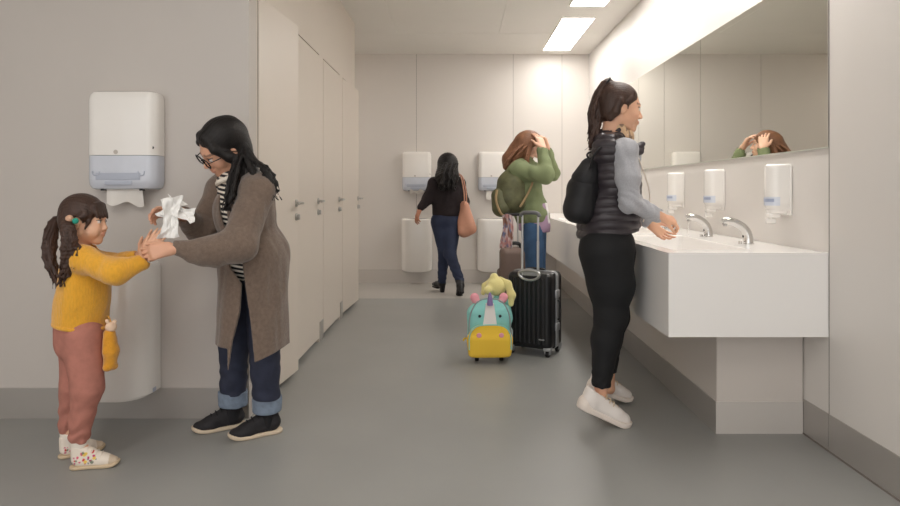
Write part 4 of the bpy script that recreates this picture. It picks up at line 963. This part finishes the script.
def boot(A, toe, pitch):
    b = thing_part('ankle_boot', bw); t = unit((toe[0], toe[1], 0)); g = A[2]
    s = S(); c, d = math.cos(pitch), math.sin(pitch); ax = t*c-V3(0, 0, d); up = t*d+V3(0, 0, c); P = lambda x, z: A+ax*x+up*(z-.10)
    s.rc(P(0, .19), P(0, .07), .052, .042, .01); s.rc(P(0, .06), P(.12, .038), .042, .036, .02); s.rc(P(.12, .038), P(.19, .03), .036, .024, .01); s.cut(P(0, .016), -up, .004); s.cut(P(0, .21), up, .004); mk('upper', s.mesh(.006), m_boot, b)
    s = S(); s.rc(P(-.012, .04), P(-.006, -.035), .034, .025, .0); s.cut(P(0, -.04), -up, .003); mk('heel', s.mesh(.006), m_boot, b)
    s = S(); s.rc(P(.1, .002), P(.185, .002), .034, .028, .0, n=up, q=.4); mk('sole', s.mesh(.005), m_boot, b)
boot(W(442, 280, 7.46), (-.5, .85), .0); boot(W(460, 283, 7.20), (-.2, .98), .75)
s = S(); Th = lambda x, y, z: bc+bR@(np.array([x, y, z])*1.05)
s.el(Th(-.02, 0, .03), (.108, .095, .100), .02, bR); s.ch([Th(-.03, 0, .0), W(447, 178, 7.33), W(447, 185, 7.30)], [.115, .125, .06], .05); s.el(Th(.13, 0, -.04), (.08, .08, .09), .01, bR, '-')
strands(s, [Th(-.06, 0, .0), W(446, 172, 7.29), W(446, 184, 7.27), W(446, 192, 7.27)], 44, .105, .014, .006, 3, wob=.02); s.disp(groove(.003, bc, bR, 26)); mk('hair', s.mesh(.005), m_hairdark, bw)
# terracotta shoulder bag
hb = thing('shoulder_bag', 'terracotta leather shoulder bag of the woman walking away', 'handbag', W(467, 237, 7.33))
m_terr = mat('terracotta leather', (200, 146, 122), .5, var=.06, vscale=12, bump=.1, bscale=60)
s = S(); s.rc(W(465, 206, 7.32), W(467, 227, 7.30), .055, .105, .03, n=(.3, 1, 0), q=.55); s.rc(W(463, 232, 7.30), W(473, 229, 7.30), .055, .04, .03); s.disp(lambda p: .009*nz(p, 5, 3)); mk('bag_body', s.mesh(.006), m_terr, hb)
mk('strap', tube(bez([W(464.5, 205, 7.27), W(464, 192, 7.28), W(461, 177, 7.36), W(458, 174, 7.46)], 6), .014, 8, flat=.5), m_terr, hb); mk('strap', tube(bez([W(466.5, 205, 7.36), W(466, 192, 7.37), W(463, 178, 7.42), W(459, 174, 7.48)], 6), .014, 8, flat=.5), m_terr, hb)
# ================================================================ black hard-shell suitcase (local frame: back with the trolley handle towards -y)
th_ = math.radians(29); sw, sd, sh0, sh1 = .325, .25, .052, .578
rf = gp(550, 359); sc_ = rf+V3(-math.cos(th_)*sw/2+math.sin(th_)*sd/2, math.sin(th_)*sw/2+math.cos(th_)*sd/2, 0)
su = thing('suitcase', 'black hard-shell trolley suitcase with its silver handle pulled out', 'suitcase', sc_, rz=-th_)
m_shell = mat('black ribbed shell', (26, 26, 28), .32, bump=.05, bscale=300); m_sil = mat('silver grey plastic', (168, 169, 171), .35, metal=.3); m_alu = mat('brushed aluminium', (188, 188, 188), .28, metal=.9)
def shell(sgn):
    s = S(); s.bx((0, sgn*sd/4, (sh0+sh1)/2), (sw/2, sd/4+.0, (sh1-sh0)/2), .035, .01); s.bx((0, sgn*.02, (sh0+sh1)/2), (sw/2, .02, (sh1-sh0)/2), .012, .01)
    s.cut((0, 0, 0), (0, -sgn, 0), .002)
    s.disp(lambda p: .0032*np.clip(np.sin(p[:, 0]/.034*6.283+1.57)*2.5, -1, 1)*(np.abs(p[:, 1]) > sd/2-.02)*(np.abs(p[:, 0]) < sw/2-.03)*(np.abs(p[:, 2]-.317) < .225))
    return s.mesh(.0035)
mk('back_shell', shell(-1), m_shell, su, local=True); mk('front_shell', shell(1), m_shell, su, local=True)
# grey seam band round the case
def band(y0, y1, e, m, nm):
    o = rrect(sw+2*e, sh1-sh0+2*e, .04, 7, 0, (sh0+sh1)/2); i = rrect(sw-.02, sh1-sh0-.02, .03, 7, 0, (sh0+sh1)/2); n = len(o)
    V = [(a, y0, b) for a, b in o]+[(a, y1, b) for a, b in o]+[(a, y0, b) for a, b in i]+[(a, y1, b) for a, b in i]
    f = []
    for k in range(n): j = (k+1) % n; f += [(k, j, n+j, n+k), (k, 2*n+k, 2*n+j, j), (n+k, n+j, 3*n+j, 3*n+k)]
    mk(nm, (V, f), m, su, local=True)
band(-.019, .019, .009, m_sil, 'seam_band')
for z in (.20, .43): mk('latch', box(sw/2-.002, sw/2+.016, -.034, .03, z-.028, z+.028, .007), m_sil, su, local=True)
mk('side_handle', join(tube(bez([(sw/2+.004, 0, .25), (sw/2+.022, 0, .265), (sw/2+.022, 0, .37), (sw/2+.004, 0, .385)], 5), .007, 8)), m_black, su, local=True)
hy = -sd/2+.012
mk('handle_collar', tube([(.01+.078*math.cos(a), hy-.014, .575+.045*math.sin(a)*(1 if math.sin(a) < 0 else .45)) for a in np.linspace(0, 6.283, 36)], .009, 10, cap=False), m_alu, su, local=True, label='silver oval surround of the handle')
mk('handle_recess', loft([np.array([(.01+.07*math.cos(a)*k, hy-.004-.008*(1-k), .572+.040*math.sin(a)*k) for a in np.linspace(0, 6.283, 30)[:-1]]) for k in (1, .6)]), m_sil, su, local=True)
for x in (-.048, .070):
    mk('handle_tube', join(tube([(x, hy, .55), (x, hy, .80)], .0095, 12), tube([(x, hy, .79), (x, hy, .985)], .0075, 12)), m_alu, su, local=True)
mk('grip', join(tube(bez([(-.060, hy, .972), (-.048, hy, .992), (-.02, hy, .999), (.042, hy, .999), (.070, hy, .992), (.082, hy, .972)], 5), .014, 12)), mat('dark grey grip', (104, 104, 106), .5), su, local=True)
mk('top_handle', tube(bez([(-.07, .02, sh1-.004), (-.055, .02, sh1+.016), (.055, .02, sh1+.016), (.07, .02, sh1-.004)], 5), .008, 8), m_black, su, local=True)
for x in (-1, 1):
    for y in (-1, 1):
        c = V3(x*(sw/2-.028), y*(sd/2-.03), 0); wv = thing_part('caster', su)
        mk('fork', join(box(c[0]-.026, c[0]+.026, c[1]-.026, c[1]+.026, .045, .068, .006), box(c[0]-.019, c[0]-.014, c[1]-.016, c[1]+.02, .02, .05, .002), box(c[0]+.014, c[0]+.019, c[1]-.016, c[1]+.02, .02, .05, .002)), m_sil, wv, local=True)
        mk('wheel', lathe([(0, -.012), (.018, -.012), (.0225, -.007), (.0225, .007), (.018, .012), (0, .012)], (c[0], c[1], .0235), 24, 'x'), m_black, wv, local=True)
mk('badge_plate', box(-.01+.09, .02+.10, -sd/2-.0045, -sd/2+.002, .12, .128, .001), m_sil, su, local=True)
# ================================================================ unicorn trolley rucksack
un = thing('trolley_backpack', 'teal and yellow unicorn face trolley rucksack for a child', 'backpack', W(489, 361, 4.44), rz=.03)
un.location.z = 0
m_teal = mat('teal canvas', (142, 206, 200), .85, bump=.3, bscale=260); m_yel = mat('yellow dotted canvas', (238, 196, 66), .85, bump=.3, bscale=260); m_wht = mat('white canvas', (236, 230, 226), .85, bump=.2, bscale=260)
m_pnk = mat('pink fabric', (232, 160, 170), .9, bump=.3, bscale=200); m_pur = mat('purple fabric', (140, 120, 168), .8, bump=.2, bscale=200); m_pipe = mat('grey piping', (150, 160, 160), .6)
bw_, bd = .295, .13
s = S(); s.bx((0, 0, .20), (bw_/2-.004, bd/2, .16), .035, .02); s.rc((0, 0, .30), (0, 0, .301), .128, .128, .03, n=(0, 1, 0), q=.51); s.bx((0, 0, .31), (.118, bd/2, .06), .04, .05)
s.disp(lambda p: .003*nz(p, 7, 3)); mk('bag_body', s.mesh(.0035), m_teal, un, local=True)
def arch(x, z0, y, w, zt):
    return None
yf = -bd/2-.013
mk('piping', tube(bez([(-.138, yf+.012, .07), (-.139, yf+.012, .2), (-.128, yf+.012, .33), (-.08, yf+.012, .412), (0, yf+.012, .432), (.08, yf+.012, .412), (.128, yf+.012, .33), (.139, yf+.012, .2), (.138, yf+.012, .07)], 5), .0045, 8), m_pipe, un, local=True)
s = S(); s.bx((0, yf+.002, .115), (.142, .030, .070), .026, .02); s.rc((-.055, yf+.002, .172), (.055, yf+.002, .172), .088, .088, .03, n=(0, 1, 0), q=.34); mk('muzzle_pocket', s.mesh(.0032), m_yel, un, local=True)
mk('muzzle_piping', tube(bez([(-.139, yf-.024, .10), (-.134, yf-.024, .20), (-.09, yf-.024, .253), (0, yf-.024, .264), (.09, yf-.024, .253), (.134, yf-.024, .20), (.139, yf-.024, .10)], 5), .004, 8), m_teal, un, local=True)
V, f = prism_path([(-.046, .262), (.046, .262), (.026, .40), (-.026, .40)], yf-.009, yf+.03); mk('blaze', (V, f), m_wht, un, local=True, label='white stripe between the eyes')
for g in (-1, 1):
    mk('eye', lathe([(0, -.004), (.008, -.003), (.010, 0), (0, 0)], (g*.068, yf-.003, .318), 16, 'y'), m_black, un, local=True)
    mk('nostril', lathe([(0, -.005), (.014, -.004), (.017, 0), (0, .002)], (g*.074, yf-.029, .196), 18, 'y'), m_pnk, un, local=True)
    s = S(); s.el((g*.098, -.01, .432), (.030, .018, .030), .01); s.el((g*.088, -.01, .41), (.028, .02, .02), .01); mk('ear', s.mesh(.003), m_pnk, un, local=True)
    mk('wheel', lathe([(0, -.013), (.022, -.013), (.026, -.008), (.026, .008), (.022, .013), (0, .013)], (g*.083, .0, .0265), 24, 'x'), m_black, un, local=True)
    mk('wheel_housing', box(g*.083-.02, g*.083+.02, -.03, .03, .035, .06, .006), m_black, un, local=True)
mk('base_plate', box(-.12, .12, -.05, .05, .040, .056, .006), m_pipe, un, local=True)
mk('horn', tube([(0, yf-.002, .392), (0, yf-.006, .43), (0, yf+.0, .475)], [.022, .017, .006], 14), m_pur, un, local=True)
mk('strap_tab', tube(bez([(-.14, .0, .15), (-.165, -.005, .155), (-.175, -.01, .140)], 5), .006, 8), m_yel, un, local=True)
mk('mesh_pocket', box(.138, .158, -.05, .05, .08, .22, .008), m_pipe, un, local=True)
# plush rabbit riding behind it
rb = thing('plush_rabbit', 'pale yellow plush rabbit with a drooping ear sitting on the unicorn rucksack', 'toy', W(497, 300, 4.48))
m_bun = mat('pale yellow plush', (232, 220, 150), .95, bump=.8, bscale=220, sheen=.5)
s = S(); s.el(W(496.5, 286, 4.50), (.072, .060, .066), .02); s.el(W(494, 278, 4.50), (.03, .03, .035), .01); s.el(W(488, 290, 4.45), (.03, .03, .028), .02)
mk('head', s.mesh(.0032), m_bun, rb)
for pts, rr in (([W(500, 279, 4.49), W(508, 284, 4.46), W(511.5, 295, 4.45), W(511, 304, 4.45)], [.018, .024, .027, .018]), ([W(491, 280, 4.52), W(485, 286, 4.54), W(483, 293, 4.54)], [.018, .021, .016])):
    s = S(); s.ch(pts, rr, .01, n=(.3, 1, 0), q=.55); mk('ear', s.mesh(.003), m_bun, rb)
s = S(); s.rc(W(501, 300, 4.53), W(504, 318, 4.54), .055, .062, .02); s.rc(W(506, 303, 4.50), W(509, 319, 4.48), .022, .022, .01); mk('body', s.mesh(.0035), m_teal, rb, label='teal rabbit body')
# ================================================================ brown soft travel case with a scarf
br = thing('travel_bag', 'tall brown soft trolley bag behind the black suitcase', 'suitcase', W(512, 336, 5.2)); br.location.z = 0; bx_, by_ = br.location.x, br.location.y
m_brn = mat('brown nylon', (112, 94, 86), .7, var=.06, vscale=14, bump=.2, bscale=200)
s = S(); s.bx((0, 0, .38), (.098, .13, .325), .05, .02); s.disp(lambda p: .006*nz(p, 4, 3)); mk('bag_body', s.mesh(.005), m_brn, br, local=True)
s = S(); s.bx((-.085, 0, .33), (.03, .10, .20), .025, .02); mk('side_pocket', s.mesh(.005), m_brn, br, local=True)
mk('carry_handle', tube(bez([(-.02, -.03, .70), (-.01, -.03, .735), (.05, -.03, .735), (.07, -.03, .70)], 5), .014, 8), m_black, br, local=True)
for x in (-.035, .05): mk('handle_tube', tube([(x, .05, .69), (x, .05, .96)], .007, 10), m_alu, br, local=True)
mk('grip', tube([(-.05, .05, .962), (.065, .05, .962)], .012, 10), m_black, br, local=True)
for x in (-.07, .07):
    for y in (-.09, .09): mk('wheel', lathe([(0, -.012), (.026, -.012), (.03, -.006), (.03, .006), (.026, .012), (0, .012)], (x, y, .0305), 20, 'x'), m_black, br, local=True)
def pat(v):
    n, n2 = nz(v, 9, 3), nz(v, 14, 8); C = np.tile(np.array(lin((206, 186, 186))), (len(v), 1)); C[n > .1] = lin((196, 150, 146)); C[n2 > .25] = lin((110, 120, 150)); C[n < -.35] = lin((150, 110, 96)); return C
n = 22; P = np.zeros((n, 16, 3)); bc_ = W(507, 214, 5.14)
for i in range(n):
    for j in range(16):
        t, u = i/(n-1), j/15-.5; P[i, j] = bc_+V3(u*.075*(1+.3*t)+.01*math.sin(t*5), .012*math.sin(u*18+t*2)+.01*math.sin(t*6), -.26*t-.02*abs(u))
vf = sheet(P, .004); sf = mk('scarf', vf, mat('patterned shawl', (200, 180, 180), .9, attr=True), None, cols=pat(vf[0]))
tag(sf, 'pink and blue patterned scarf hung over the brown travel bag', 'scarf')
# ================================================================ light and camera
w = bpy.data.worlds.new('World'); SC.world = w; w.use_nodes = True
w.node_tree.nodes['Background'].inputs[0].default_value = (*lin((250, 249, 248)), 1); w.node_tree.nodes['Background'].inputs[1].default_value = WORLD
cam = bpy.data.cameras.new('camera'); co = bpy.data.objects.new('camera', cam); COL.objects.link(co)
co.location = (0, 0, H); co.rotation_euler = (math.pi/2, 0, 0)
cam.sensor_width = 36; cam.lens = F/900*36; cam.shift_x = -(CX-450)/900; cam.shift_y = (CY-253)/900
SC.camera = co
SC.cycles.diffuse_bounces = 6
SC.view_settings.view_transform = 'Standard'; SC.view_settings.look = 'None'; SC.view_settings.gamma = 1; SC.view_settings.use_curve_mapping = False
SC.view_settings.exposure = EXPO
